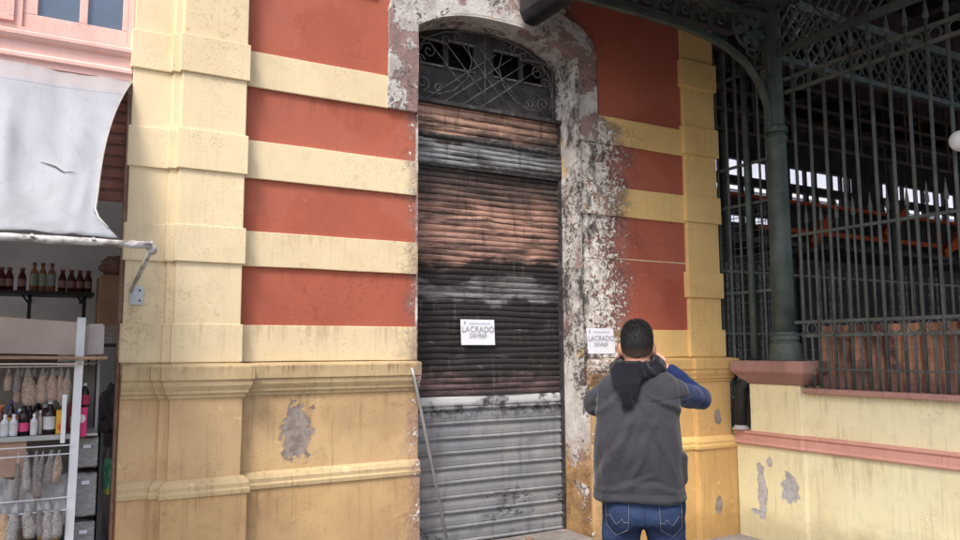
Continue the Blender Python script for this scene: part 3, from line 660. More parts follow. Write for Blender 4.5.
# awning
aw = thing('awning', 'torn white tarpaulin awning on a wrapped bar above the shop opening', 'awning', (-1.0, -0.6, 2.0))
NXa, NYa = 150, 40; vs_ = []; fs = []
def tarp(u, v_):
    # u 0..1 from left to right, v 0 top wall -> 1 bar
    xr_ = 0.43 * (1 - v_) + 0.275 * v_ - 0.095 * math.sin(math.pi * v_ ** 0.8) ** 1.2 - 0.10 * v_ ** 3 + 0.12 * max(0, v_ - 0.88) / 0.12
    xl = -2.6; x = xl + (xr_ - xl) * u
    y = 0.0 - 1.2 * v_ * 1.0
    z = 3.205 - 1.115 * v_ - 0.10 * math.sin(math.pi * v_) + 0.035 * mn.noise(Vector((x * 2.5, v_ * 3, 2))) + 0.016 * mn.noise(Vector((x * 9, v_ * 3, 7))) + 0.010 * abs(mn.noise(Vector((x * 7 - v_ * 5, v_ * 2, 3))))
    y -= 0.03 * math.sin(math.pi * v_)
    for (fx, wd_, am, v0) in ((0.20, 0.05, 0.030, 0.6), (0.04, 0.06, 0.022, 0.75), (-0.16, 0.05, 0.02, 0.5), (0.12, 0.03, 0.016, 0.85), (-0.5, 0.08, 0.03, 0.6), (-1.1, 0.07, 0.03, 0.5), (-1.8, 0.08, 0.03, 0.6)):
        xc = fx + 0.16 * (1 - v_) * (1 if fx > 0 else -0.3); g_ = math.exp(-((x - xc) / wd_) ** 2) * math.exp(-((v_ - v0) / 0.32) ** 2); y -= am * g_; z += am * 0.7 * g_
    return Vector((x, y, z))
for j in range(NYa + 1):
    for i in range(NXa + 1): vs_.append(tarp((i / NXa) ** 0.6, j / NYa))
for j in range(NYa):
    for i in range(NXa):
        fs.append((j * (NXa + 1) + i, j * (NXa + 1) + i + 1, (j + 1) * (NXa + 1) + i + 1, (j + 1) * (NXa + 1) + i))
m = MB(); m.add(vs_, fs); cv = m.build('canvas', M_['tarp'], aw, smooth=True)
sm_ = cv.modifiers.new('thick', 'SOLIDIFY'); sm_.thickness = 0.004
m = MB(); m.tube([tarp(1, j / 20) + Vector((-0.002, -0.004, 0)) for j in range(20)], 0.005, 8); m.build('hem', M_['drawer'], aw, smooth=True)
# tear: a slit of torn dark cloth edge
def tq(u, v_): p = tarp(u, v_); return p + Vector((0, -0.006, 0.004))
m = MB(); tp = [tq(u, v_) for u, v_ in ((0.905, 0.545), (0.918, 0.56), (0.930, 0.575), (0.939, 0.60), (0.945, 0.615), (0.955, 0.612), (0.962, 0.61))]
m.tube(tp, [0.001, 0.003, 0.0035, 0.003, 0.002, 0.002, 0.001], 6); m.build('tear', M_['shelfdark'], aw)
m = MB(); pts = [(-2.7 + 3.13 * i / 40, -1.205 + 0.006 * mn.noise(Vector((i * 0.7, 0, 0))), 2.062 + 0.008 * mn.noise(Vector((i * 0.5, 3, 0)))) for i in range(41)]
m.tube(pts, [0.017 + 0.005 * mn.noise(Vector((i * 1.3, 5, 1))) for i in range(41)], 10); m.build('front_bar', M_['tape'], aw, smooth=True)
m = MB()
for i, p in enumerate(pts[10::3]): m = MB(); m.tube([(p[0], p[1] - 0.017, p[2] + 0.008), (p[0], p[1] - 0.024, p[2] + 0.012)], 0.008, 8); m.build('tack', M_['rod'], aw)
m = MB(); m.tube([(0.44, -1.19, 2.055), (0.468, -0.02, 1.935)], 0.012, 8); m.tube([(0.43, -1.2, 2.05), (0.445, -1.17, 2.04)], 0.02, 8); m.build('arm', M_['tape'], aw, smooth=True)
m = MB(); m.tube([(-2.6, -1.19, 2.055), (-2.6, -0.02, 1.935)], 0.012, 8); m.build('arm', M_['tape'], aw, smooth=True)
m = MB(); m.box(0.46, 0.535, -0.032, -0.022, 1.855, 1.965)
br_ = m.build('wall_plate', M_['plate'], aw, bevel=0.002)
m = MB()
for zq in (1.88, 1.94): m.tube([(0.515, -0.031, zq), (0.515, -0.037, zq)], 0.006, 8)
m.build('screw', M_['shelfdark'], br_)

def lump(name, mat, cx, cy, cz, rx_, ry_, rz_, label, cat, seed=0):
    m = MB(); n1, n2 = 18, 12; vs_ = []; fs = []
    for i in range(n2 + 1):
        th = math.pi * i / n2
        for j in range(n1):
            a = 2 * math.pi * j / n1; d = Vector((math.sin(th) * math.cos(a), math.sin(th) * math.sin(a), math.cos(th)))
            r_ = 1 + 0.3 * mn.noise(d * 2.2 + Vector((seed, 0, 0))) + 0.12 * mn.noise(d * 6 + Vector((seed, 3, 0)))
            vs_.append((cx + d.x * rx_ * r_, cy + d.y * ry_ * r_, cz + max(-0.9, d.z * r_) * rz_))
    for i in range(n2):
        for j in range(n1): fs.append((i * n1 + j, i * n1 + (j + 1) % n1, (i + 1) * n1 + (j + 1) % n1, (i + 1) * n1 + j))
    m.add(vs_, fs); return tag(m.build(name, mat, weld=True), label, cat)
# ------------------------------------------------------------------ display cabinet
YC = -0.15
cab = thing('display_stand', 'white framed display stand packed with bottles and hanging bags', 'display stand', (-0.2, 0.05, 0))
m = MB(); m.beam((0.197, YC, 0), (0.212, YC, 1.77), 0.04, 0.012, (0, 1, 0)); m.beam((0.178, YC + 0.02, 0), (0.193, YC + 0.02, 1.77), 0.006, 0.04, (0, 1, 0)); m.build('post', M_['whitepaint'], cab)
m = MB(); m.box(0.325, 0.340, 0.24, 0.255, 0, 1.56); m.build('post', M_['whitepaint'], cab)
m = MB(); m.box(-0.97, -0.94, YC, YC + 0.03, 0, 1.56); m.build('post', M_['whitepaint'], cab)
m = MB(); m.box(-0.97, -0.94, 0.22, 0.25, 0, 1.56); m.build('post', M_['whitepaint'], cab)
for zc in (1.13, 0.50, 0.14):
    m = MB(); m.box(-0.96, 0.32, YC + 0.03, 0.25, zc - 0.012, zc); m.box(-0.96, 0.19, YC + 0.012, YC + 0.03, zc - 0.022, zc + 0.004); m.build('shelf', M_['gbox'] if zc < 1 else M_['drawer'], cab)
for zc, yo in ((1.50, 0), (1.075, -0.02), (1.03, -0.03), (0.80, -0.02), (0.735, -0.03)):
    m = MB(); m.tube([(-0.95, YC + yo, zc), (0.2, YC + yo, zc + 0.004)], 0.0035, 6); m.build('wire', M_['whitepaint'], cab)
m = MB(); m.box(-0.96, 0.315, 0.255, 0.262, 0.15, 1.5); m.build('back_panel', M_['gbox'], cab)
m = MB(); m.box(0.341, 0.356, -0.02, 0.26, 0.1, 1.12); m.build('side_rail', M_['shelfdark'], cab)
m = MB(); m.box(0.052, 0.066, YC - 0.01, YC, 1.08, 1.37) if False else m.box(0.136, 0.158, YC - 0.012, YC - 0.004, 1.09, 1.35); m.build('divider', M_['whitepaint'], cab)
# drawers on the right
for i, (za, zb_) in enumerate(((0.93, 1.10), (0.66, 0.90), (0.40, 0.63))):
    o = thing('storage_drawer_unit', ('grey plastic drawer of bags just under the magenta box', 'deep grey plastic drawer second below the magenta box', 'lowest grey plastic drawer behind the white post')[i], 'drawer', (0.27, 0.1, za), 'drawers stacked beside the white post')
    m = MB(); m.box(0.215, 0.335, 0.0, 0.235, za, zb_); m.build('body', M_['drawergoods'], o, bevel=0.008)
    m = MB(); m.box(0.218, 0.332, -0.012, -0.001, za + 0.01, zb_ - 0.01); fr_ = m.build('front', M_['clearbox'], o, bevel=0.004)
    m = MB(); m.box(0.255, 0.295, -0.02, -0.013, zb_ - 0.06, zb_ - 0.04); m.build('handle', M_['paper'], fr_, bevel=0.002)

# cardboard on top
m = MB(); m.prism([(-0.72, 1.585), (0.235, 1.565), (0.245, 1.745), (-0.2, 1.775), (-0.72, 1.80)], 0.0, 0.008)
tag(m.build('cardboard_sheet', M_['card'], subdiv=0.1, jitter=0.006), 'large beige cardboard sheet standing upright on top of the display stand', 'cardboard')
m = MB(); m.prism([(0.255, 1.56), (0.345, 1.565), (0.345, 1.735), (0.33, 1.745), (0.26, 1.742)], 0.08, 0.30)
tag(m.build('cardboard_box', M_['cardpale'], bevel=0.006), 'small pale cardboard box right behind the large beige sheet', 'box')
m = MB(); m.add([(-0.75, -0.2, 1.535), (0.35, -0.2, 1.540), (0.37, 0.2, 1.548), (-0.75, 0.2, 1.548), (-0.75, -0.2, 1.548), (0.35, -0.2, 1.556), (0.37, 0.2, 1.562), (-0.75, 0.2, 1.562)],
    [(0, 3, 2, 1), (4, 5, 6, 7), (0, 1, 5, 4), (1, 2, 6, 5), (2, 3, 7, 6), (3, 0, 4, 7)])
tag(m.build('cardboard_tray', M_['cardbrown'], subdiv=0.08, jitter=0.012), 'brown flattened carton lying under the upright cardboard sheet', 'cardboard')
m = MB(); m.add([(-0.75, -0.23, 1.505), (0.2, -0.23, 1.512), (0.33, 0.15, 1.518), (-0.75, 0.2, 1.518), (-0.75, -0.23, 1.514), (0.2, -0.23, 1.520), (0.33, 0.15, 1.526), (-0.75, 0.2, 1.526)],
    [(0, 3, 2, 1), (4, 5, 6, 7), (0, 1, 5, 4), (1, 2, 6, 5), (2, 3, 7, 6), (3, 0, 4, 7)])
tag(m.build('cardboard_tray', M_['card'], subdiv=0.08, jitter=0.010), 'pale flattened carton lowest of the cardboard above the hanging bags', 'cardboard')

# bottles
def bottle(x, y, z, h, r, body, cap, lab, label, group, labh=(0.25, 0.6), neck=0.35):
    o = thing('bottle', label, 'bottle', (x, y, z), group)
    m = MB(); m.lathe([(r * 0.9, 0), (r, 0.02 * h), (r, 0.58 * h), (r * 0.86, 0.68 * h), (r * neck, 0.82 * h), (r * neck, 0.9 * h)], (x, y, z), 14); m.build('body', body, o, smooth=True)
    m = MB(); m.lathe([(r * neck * 1.25, 0.88 * h), (r * neck * 1.25, h)], (x, y, z), 12); m.build('cap', cap, o)
    if lab:
        m = MB(); m.lathe([(r * 1.02, labh[0] * h), (r * 1.02, labh[1] * h)], (x, y, z), 14); m.build('sticker', lab, o)
    return o
mt = lambda n, c, r=0.35, **k: simple(n, c, r, 0.12, 20, bump=0, **k)
darkb = mt('dark_glass', (0.02, 0.008, 0.01), 0.12); redb = mt('dark_red_juice', (0.075, 0.016, 0.016), 0.2); amber = mt('amber_juice', (0.30, 0.13, 0.06), 0.2)
whitep = mt('white_plastic', (0.72, 0.73, 0.77)); pinkl = mt('pink_sticker', (0.70, 0.07, 0.22)); capred = mt('red_cap', (0.22, 0.05, 0.05)); purple = mt('purple_cap', (0.10, 0.03, 0.15))
yel = mt('yellow_print', (0.75, 0.42, 0.04)); mag = mt('magenta_print', (0.60, 0.03, 0.16)); labw = mt('pale_sticker', (0.55, 0.55, 0.56)); labg = mt('grey_green_sticker', (0.30, 0.33, 0.28)); labr = mt('mottled_sticker', (0.30, 0.17, 0.15))
YB = -0.09
def bx(px): return -0.160 + 0.00474 * px
G = 'bottles on the display stand'
bottle(bx(7), YB, 1.135, 0.115, 0.021, whitep, whitep, labw, 'small white bottle at left end of the lit shelf', G)
bottle(bx(15.5), YB, 1.135, 0.115, 0.021, whitep, whitep, labw, 'small white bottle just left of the pink labelled one', G)
bottle(bx(25.5), YB + .02, 1.135, 0.175, 0.027, darkb, purple, pinkl, 'dark bottle with pink label and purple cap', G, (0.12, 0.38))
bottle(bx(35.5), YB - .01, 1.135, 0.115, 0.018, whitep, whitep, labw, 'small white bottle right of the pink labelled one', G)
bottle(bx(41.5), YB + .01, 1.135, 0.13, 0.014, mt('beige_plastic', (0.42, 0.36, 0.30)), whitep, None, 'thin beige bottle beside the large dark bottle', G)
bottle(bx(38.5), YB + .08, 1.135, 0.20, 0.027, darkb, darkb, mt('kraft_sticker', (0.35, 0.25, 0.17)), 'dark bottle with kraft label standing behind the white ones', G)
bottle(bx(51), YB, 1.135, 0.185, 0.030, darkb, whitep, labw, 'large dark bottle with white label and white cap', G, (0.15, 0.52))
def carton(x0, x1, y0, y1, z0, z1, mat, mat2, label, printz):
    o = thing('carton', label, 'carton', ((x0 + x1) / 2, (y0 + y1) / 2, z0))
    m = MB(); m.box(x0, x1, y0, y1, z0, z1); m.build('body', mat, o, bevel=0.002)
    m = MB(); xm = (x0 + x1) / 2; zm = z0 + (z1 - z0) * printz; r1 = (x1 - x0) * 0.36
    m.add([(xm + r1 * math.cos(a), y0 - 0.001, zm + r1 * 1.3 * math.sin(a)) for a in [i * math.pi / 7 for i in range(14)]], [tuple(range(14))])
    m.build('print', mat2, o)
    return o
carton(bx(57.5), bx(66.5), -0.12, -0.06, 1.135, 1.265, yel, mt('orange_print', (0.75, 0.16, 0.03)), 'yellow carton with orange fruit print left of the white post', 0.3)
carton(bx(78.5), bx(89.0), -0.13, -0.06, 1.115, 1.275, mag, mt('white_print', (0.72, 0.60, 0.64)), 'magenta carton with white print right of the white post', 0.62)
bottle(0.245, -0.095, 1.277, 0.13, 0.026, darkb, labw, mt('crimson_sticker', (0.35, 0.02, 0.06)), 'dark red bottle standing on the magenta carton', G, (0.1, 0.5))

# hanging bags
def bagof(name, fill, x, y, ztop, L, w_, label, group, cat='bag'):
    o = thing(name, label, cat, (x, y, ztop), group)
    m = MB(); prof = []
    N = 12; n = 12; vs_ = []; fs = []
    tilt = random.uniform(-0.04, 0.04)
    for i in range(N + 1):
        k = i / N
        wd = 1.18 * w_ * (0.22 + 0.78 * min(1, k * 1.9) ** 1.2) * (1 - 0.30 * max(0, k - 0.88) / 0.12)
        for j in range(n):
            a = 2 * math.pi * j / n; rr = 1 + 0.38 * mn.noise(Vector((x * 40 + math.cos(a) * 1.5, math.sin(a) * 1.5, k * 6)))
            vs_.append((x + tilt * k * L * 3 + wd * 0.5 * math.cos(a) * rr, y + wd * 0.30 * math.sin(a) * rr, ztop - L * k))
    for i in range(N):
        for j in range(n): fs.append((i * n + j, i * n + (j + 1) % n, (i + 1) * n + (j + 1) % n, (i + 1) * n + j))
    fs += [tuple(range(n)), tuple(range(N * n, N * n + n))]
    k0 = 3
    m.add([(x + (v[0] - x) * 0.9, y + (v[1] - y) * 0.9, v[2] + 0.004) for v in vs_[k0 * n:]], [tuple(i - 0 for i in f) for f in fs[:(N - k0) * n]] + [tuple(range(n)), tuple(range((N - k0) * n, (N - k0 + 1) * n))])
    m.build('filling', fill, o, smooth=True)
    m = MB(); m.add(vs_, fs); m.build('wrapper', M_['clearbag'], o, smooth=True)
    return o
def grain(name, c1, c2):
    t = NT(name, 0.7, 0.4); o = t.obj(); v = t.vor(110, o)
    t.col(t.mix(t.ss(t.add(t.mul(v, 0.5), t.mul(t.noise(30, 4, 0.7, o), 0.6)), 0.3, 0.75), c1, c2)); t.bump(v, 0.5, 0.004); return t.m
nut = grain('nuts', (0.44, 0.285, 0.18), (0.20, 0.11, 0.06)); shr = grain('dried_shrimp', (0.46, 0.265, 0.17), (0.22, 0.12, 0.07)); drk = grain('dark_spice', (0.20, 0.13, 0.10), (0.07, 0.045, 0.04)); gold_ = grain('golden_chips', (0.62, 0.40, 0.16), (0.35, 0.19, 0.07)); gry = grain('pale_herbs', (0.40, 0.37, 0.33), (0.17, 0.14, 0.12))
G1 = 'bags hanging above the bottles'
for px, L, w_, fl, lb in ((8, 0.12, 0.036, nut, 'small bag of brown nuts leftmost in the upper row'), (16.5, 0.13, 0.034, drk, 'narrow bag beside the leftmost nut bag in the upper row'),
                         (26.5, 0.20, 0.066, nut, 'widest bag of pale nuts hanging over the pink labelled bottle'), (41.5, 0.19, 0.052, shr, 'bag of reddish nuts hanging over the thin beige bottle'),
                         (51.5, 0.18, 0.052, shr, 'bag of speckled nuts hanging over the large dark bottle'), (60, 0.19, 0.04, nut, 'slim brown bag hanging over the yellow carton'), (67.5, 0.21, 0.044, nut, 'brown bag hanging against the white post')):
    bagof('hanging_bag', fl, bx(px), -0.13, 1.495, L, w_, lb, G1)
G2 = 'bags hanging in the middle row'
for px, L, w_, fl, lb in ((22, 0.25, 0.026, drk, 'long thin dark bag leftmost of the middle row'), (30, 0.21, 0.038, gry, 'silvery bag second in the middle row'), (39, 0.25, 0.042, drk, 'longest speckled bag in the centre of the middle row'),
                         (46, 0.20, 0.032, drk, 'narrow speckled bag right of the longest one'), (54, 0.18, 0.048, drk, 'wide brown bag fifth in the middle row'), (62, 0.17, 0.045, nut, 'short brown bag nearest the post in the middle row')):
    bagof('hanging_bag', fl, bx(px), -0.19, 1.06, L, w_, lb, G2)
G3 = 'bags hanging in the lowest row'
for px, L, w_, fl, lb in ((2, 0.20, 0.05, gold_, 'golden bag at the far left of the lowest row'), (11, 0.19, 0.05, gold_, 'second golden bag of the lowest row'), (22, 0.2, 0.06, gry, 'white filmy bag beside the golden bags'),
                         (33, 0.18, 0.06, gry, 'white filmy bag in the middle of the lowest row'), (44, 0.18, 0.04, drk, 'dark striped bag of the lowest row'), (53, 0.2, 0.05, gry, 'pale bag fourth from the golden ones'), (62, 0.19, 0.05, gry, 'white filmy bag nearest the post in the lowest row')):
    bagof('hanging_bag', fl, bx(px), -0.19, 0.79, L, w_, lb, G3)
m = MB(); m.box(-0.42, -0.02, -0.11, 0.1, 0.92, 1.115); tag(m.build('wooden_crate', mt('pinkish_board', (0.40, 0.26, 0.19), 0.8), bevel=0.004), 'pinkish brown box on the left under the bottle shelf', 'box')
rg2 = random.Random(7)
pc = [mt('packet_red', (0.45, 0.05, 0.04)), mt('packet_green', (0.06, 0.22, 0.09)), mt('packet_tan', (0.42, 0.28, 0.16)), mt('packet_white', (0.62, 0.62, 0.60)), mt('packet_blue', (0.05, 0.12, 0.32)), mt('packet_orange', (0.6, 0.22, 0.04))]
cn_l = ['red', 'green', 'tan', 'white', 'blue', 'orange']
for k in range(11):
    ci = (k * 5 + k // 3) % 6; x = -0.20 + k * 0.044; h = 0.13 + 0.05 * rg2.random(); y = 0.07 + 0.02 * rg2.random()
    o = thing('packet', '%s packet number %s from the left at the back of the bottle shelf' % (cn_l[ci], ('one', 'two', 'three', 'four', 'five', 'six', 'seven', 'eight', 'nine', 'ten', 'eleven')[k]), 'packet', (x, y, 1.13), 'packets at the back of the bottle shelf')
    m = MB(); m.add([(x - 0.019, y - 0.016, 1.131), (x + 0.019, y - 0.016, 1.131), (x + 0.019, y + 0.016, 1.131), (x - 0.019, y + 0.016, 1.131),
                     (x - 0.018, y - 0.002, 1.131 + h), (x + 0.018, y - 0.003, 1.131 + h), (x + 0.018, y + 0.003, 1.131 + h), (x - 0.018, y + 0.003, 1.131 + h)],
                    [(0, 3, 2, 1), (4, 5, 6, 7), (0, 1, 5, 4), (1, 2, 6, 5), (2, 3, 7, 6), (3, 0, 4, 7)])
    m.build('pouch', pc[ci], o, bevel=0.003)
    m = MB(); m.add([(x - 0.011, y - 0.0155, 1.15), (x + 0.011, y - 0.0155, 1.15), (x + 0.011, y - 0.0105, 1.15 + h * 0.4), (x - 0.011, y - 0.0105, 1.15 + h * 0.4)], [(0, 1, 2, 3)]); m.build('sticker', pc[(ci + 3) % 6], o)
for k, (zq, lb) in enumerate(((0.52, 'left'), (0.52, 'middle'), (0.52, 'right'))):
    x = -0.15 + 0.13 * k
    lump('goods_sack', [nut, drk, gold_][k], x, 0.08, zq + 0.06, 0.06, 0.07, 0.10, 'open %s sack of loose goods on the low shelf of the stand' % lb, 'sack', 50 + k)
for k, px in enumerate((3, 12, 21, 31, 46)):
    bottle(bx(px), -0.03, 1.135, (0.15, 0.19, 0.14, 0.17, 0.16)[k], 0.018 + 0.003 * (k % 3), (redb, darkb, amber, darkb, redb)[k], (capred, purple, whitep, capred, whitep)[k], (labr, yel, labg, labw, yel)[k],
           ('short red bottle', 'tall yellow labelled bottle', 'short amber bottle', 'dark bottle with red cap', 'red bottle with yellow label')[k] + ' in the second line of the bottle shelf', G, (0.15, 0.5))
for k, (px, fl) in enumerate(((33.5, drk), (46.5, gold_), (56, drk), (21, shr))):
    bagof('hanging_bag', fl, bx(px), -0.085, 1.49, 0.15 + 0.01 * k, 0.036, ('dark bag', 'golden bag', 'small dark bag', 'reddish bag')[k] + ' hanging behind the front bags of the upper row', G1)
# draped plastic film under the middle row
m = MB(); vs_ = []; fs = []; NX_, NZ_ = 22, 12
for j in range(NZ_ + 1):
    for i in range(NX_ + 1):
        x = -0.2 + 0.38 * i / NX_; z = 0.92 - 0.26 * j / NZ_
        vs_.append((x, -0.13 - 0.03 * j / NZ_ + 0.035 * mn.noise(Vector((x * 22, z * 14, 1))), z + 0.05 * mn.noise(Vector((x * 12, z * 3, 4)))))
for j in range(NZ_):
    for i in range(NX_): fs.append((j * (NX_ + 1) + i, j * (NX_ + 1) + i + 1, (j + 1) * (NX_ + 1) + i + 1, (j + 1) * (NX_ + 1) + i))
m.add(vs_, fs); tag(m.build('plastic_film', M_['film']), 'crumpled clear plastic film draped between the middle and lowest bags', 'plastic film')

# wall shelf at the back with bottles
sh = thing('wall_shelf', 'dark metal wall shelf carrying juice bottles inside the shop', 'shelf', (-0.1, 1.7, 2.0))
m = MB(); m.box(-1.2, 0.36, 1.5, 1.85, 2.0, 2.025); m.build('board', M_['shelfdark'], sh)
for x in (-0.06, 0.30, -0.6):
    m = MB(); m.box(x - 0.012, x + 0.012, 1.6, 1.63, 1.55, 2.0); m.tube([(x, 1.6, 1.93), (x - 0.05, 1.6, 1.998)], 0.008, 6); m.box(x - 0.01, x + 0.01, 1.6, 2.3, 1.98, 1.999); m.build('bracket', M_['shelfdark'], sh)
spec = [(-0.245, 'r'), (-0.195, 'r'), (-0.115, 'r'), (-0.04, 'a'), (0.015, 'a'), (0.075, 'a'), (0.145, 'r'), (0.205, 'r'), (0.262, 'r'), (0.318, 'r')]
ords = ('first', 'second', 'third')
rl = ['dark red juice bottle at the left end of the wall shelf', 'dark red juice bottle second from the left end of the wall shelf', 'dark red juice bottle just left of the taller amber ones',
      'tall amber bottle nearest the left of the three on the wall shelf', 'middle one of the three tall amber bottles', 'paler tall amber bottle next to the right hand dark bottles',
      'dark red bottle just right of the tall amber ones', 'dark red bottle second to the right of the amber ones', 'dark red bottle third to the right of the amber ones', 'dark red bottle at the right end of the wall shelf']
for (x, k), lb in zip(spec, rl):
    if k == 'r': bottle(x, 1.6, 2.026, 0.17, 0.028, redb, capred, labr, lb, 'bottles on the wall shelf', (0.2, 0.5), 0.5)
    else: bottle(x, 1.6, 2.026, 0.215, 0.028, amber, capred, labg, lb, 'bottles on the wall shelf', (0.2, 0.6), 0.4)
# cardboard box and bags heaped right of the shelf
m = MB(); m.box(0.39, 0.66, 1.45, 1.85, 1.70, 2.16); tag(m.build('cardboard_box', M_['cardbrown'], bevel=0.006, subdiv=0.12, jitter=0.012), 'brown cardboard box right of the wall shelf in shadow', 'box')
lump('sack', mt('brown_sacking', (0.22, 0.13, 0.10), 0.9), 0.52, 1.6, 2.23, 0.13, 0.14, 0.09, 'crumpled brown sack lying on the shadowed cardboard box', 'sack', 3)
m = MB(); m.box(0.36, 0.7, 1.15, 2.2, 0, 1.0); m.box(0.36, 0.70, 1.15, 2.2, 1.62, 1.64)
for x in (0.37, 0.68):
    for y in (1.17, 2.17): m.box(x, x + 0.015, y, y + 0.015, 1.0, 1.66)
tag(m.build('storage_rack', M_['darkwood']), 'dark storage rack in the corner of the shop', 'rack')
lump('plastic_bag', M_['clearbox'], 0.50, 1.35, 1.78 - 0.08, 0.09, 0.08, 0.08, 'clear plastic bag of goods below the shadowed cardboard box', 'bag', 8)
lump('dark_sack', mt('dark_sacking', (0.06, 0.05, 0.05), 0.9), 0.52, 1.3, 1.16, 0.13, 0.12, 0.17, 'dark sack on the storage rack behind the drawers', 'sack', 12)
lump('grey_sack', mt('grey_sacking', (0.16, 0.15, 0.15), 0.9), 0.50, 1.05, 0.5, 0.12, 0.10, 0.45, 'grey bundle on the floor behind the green cloth', 'sack', 22)
# dark dome (hat) under the shelf
m = MB(); m.lathe([(0.17, 0), (0.15, 0.03), (0.10, 0.075), (0.04, 0.105), (0.005, 0.115)], (-0.055, 1.7, 1.70), 20)
tag(m.build('dark_basket_lid', M_['darkwood'], smooth=True), 'dark domed lid under the wall shelf behind the cardboard sheet', 'lid')
m = MB(); m.box(-0.25, 0.14, 1.55, 1.85, 0, 1.70); tag(m.build('cupboard', M_['darkwood']), 'dark cupboard behind the display stand', 'cupboard')
# green cloth
m = MB(); vs_ = []; fs = []
for j in range(13):
    for i in range(9):
        u = i / 8; v_ = j / 12; vs_.append((0.372 + 0.062 * u + 0.005 * mn.noise(Vector((u * 3, v_ * 3, 1))), 0.05 + 0.02 * math.sin(u * 7 + v_ * 2), 0.97 - 0.20 * v_ - 0.015 * u))
for j in range(12):
    for i in range(8): fs.append((j * 9 + i, j * 9 + i + 1, (j + 1) * 9 + i + 1, (j + 1) * 9 + i))
m.add(vs_, fs); t = NT('green_print_cloth', 0.8, 0.2)
t.col(t.mix(t.ss(t.z, 0.80, 0.79), t.mix(t.ss(t.noise(22, 2), 0.45, 0.55), (0.035, 0.16, 0.085), (0.09, 0.26, 0.15)), (0.28, 0.33, 0.06)))
tag(m.build('green_bag', t.m, smooth=True), 'green printed cloth bag hanging beside the dark rail at the shop edge', 'bag')

# ------------------------------------------------------------------ notices, rod, rubble
def notice(x0, x1, z0, z1, y, label, sk):
    o = thing('paper_notice', label, 'notice', ((x0 + x1) / 2, y, z0))
    N = 10; m = MB(); vs_ = []; fs = []
    for j in range(N + 1):
        for i in range(N + 1):
            u = i / N; v_ = j / N
            vs_.append((x0 + (x1 - x0) * u + sk * (1 - v_), y - 0.002 + 0.0015 * mn.noise(Vector((u * 3, v_ * 3, x0))), z0 + (z1 - z0) * v_))
    for j in range(N):
        for i in range(N): fs.append((j * (N + 1) + i, j * (N + 1) + i + 1, (j + 1) * (N + 1) + i + 1, (j + 1) * (N + 1) + i))
    m.add(vs_, fs); s_ = m.build('sheet', M_['paper'], o, smooth=True)
    cx = (x0 + x1) / 2 + sk * 0.5; wd = x1 - x0; h = z1 - z0
    tx = text_mesh('LACRADO', wd * 0.205, 'lettering', M_['ink'], o, (cx, y - 0.006, z0 + h * 0.52))
    text_mesh('DEVREF', wd * 0.15, 'lettering', M_['ink'], o, (cx, y - 0.006, z0 + h * 0.30))
    m = MB(); 
    for q in range(9): m.box(x0 + wd * (0.25 + 0.07 * q), x0 + wd * (0.30 + 0.07 * q), y - 0.0062, y - 0.0052, z0 + h * 0.84, z0 + h * 0.88)
    m.build('letterhead', M_['inkfaint'], o)
    m = MB(); m.box(x0 + wd * 0.10, x0 + wd * 0.14, y - 0.0062, y - 0.0052, z0 + h * 0.82, z0 + h * 0.93); m.build('emblem', M_['ink'], o)
    return o
notice(3.80, 4.075, 1.548, 1.752, -0.024, 'white paper notice pasted on the cream band right of the burnt door', 0.02)
notice(2.76, 3.055, 1.62, 1.812, 0.155, 'white paper notice taped to the blackened roller shutter', 0.008)
m = MB(); m.tube([(2.245, -0.10, 1.46), (2.262, -0.105, 1.40), (2.50, -0.19, 0.17)], 0.011, 10)
o = m.build('metal_rod', M_['rod'], smooth=True); tag(o, 'thin grey metal rod leaning against the wall at the left of the shutter', 'rod')
m = MB(); m.tube([(2.30, -0.06, 1.40), (2.34, 0.10, 1.15), (2.37, 0.17, 0.9)], 0.006, 8); 
tag(m.build('dark_cable', M_['black']), 'short dark cable hanging behind the leaning metal rod', 'cable')
def rock(x, y, z, r, mat, label, seed):
    o = lump('rubble', mat, x, y, z + r * 0.5, r, r * 0.8, r * 0.6, label, 'rubble', seed); return o
rock(2.83, -0.06, 0.165, 0.04, simple('pale_rubble', (0.42, 0.40, 0.37), 0.9, 0.3, 20), 'pale lump of rubble on the doorstep, the left one', 31)
rock(3.24, -0.03, 0.165, 0.035, simple('brown_rubble', (0.22, 0.13, 0.09), 0.9, 0.3, 20), 'brown lump of rubble on the doorstep, the right one', 41)
rock(3.17, -0.05, 0.165, 0.025, simple('cream_rubble', (0.55, 0.47, 0.36), 0.9, 0.3, 20), 'small cream chip of rubble touching the brown lump', 47)

# ------------------------------------------------------------------ low wall with pedestal
XF = 5.33
lw = thing('low_wall', 'pale yellow low wall with a pink band carrying the iron fence', 'wall', (XF + 0.15, -4, 0))
path = [(XF + 0.004, -0.135), (XF + 0.004, -0.80), (XF + 0.02, -0.83), (XF + 0.02, -10.0)]   # travel -Y => outward -X
m = MB(); m.sweep(path, [(0.0, -0.01), (0.0, 0.775)]); m.build('lower_panel', M_['lowwall'], lw, weld=True, subdiv=0.3, jitter=0.004)
m = MB(); m.sweep([(XF + 0.004, -0.13)] + path[1:], [(0.0, 0.768), (0.024, 0.772), (0.03, 0.785), (0.022, 0.80), (0.02, 0.855), (0.032, 0.868), (0.03, 0.885), (-0.05, 0.892)]); m.build('band', M_['pinkband'], lw, weld=True, bevel=0.003)
m = MB(); m.sweep([(XF + 0.01, -0.80), (XF + 0.04, -0.82), (XF + 0.04, -10)], [(0, 0.88), (0, 1.225)]); m.box(XF + 0.05, XF + 0.33, -10, -0.8, 0, 1.22); m.build('upper_panel', M_['lowwall'], lw, weld=False)
m = MB(); m.box(XF - 0.012, XF + 0.38, -10, -0.84, 1.225, 1.268); m.build('coping', M_['capstone'], lw, bevel=0.008, subdiv=0.3, jitter=0.006)
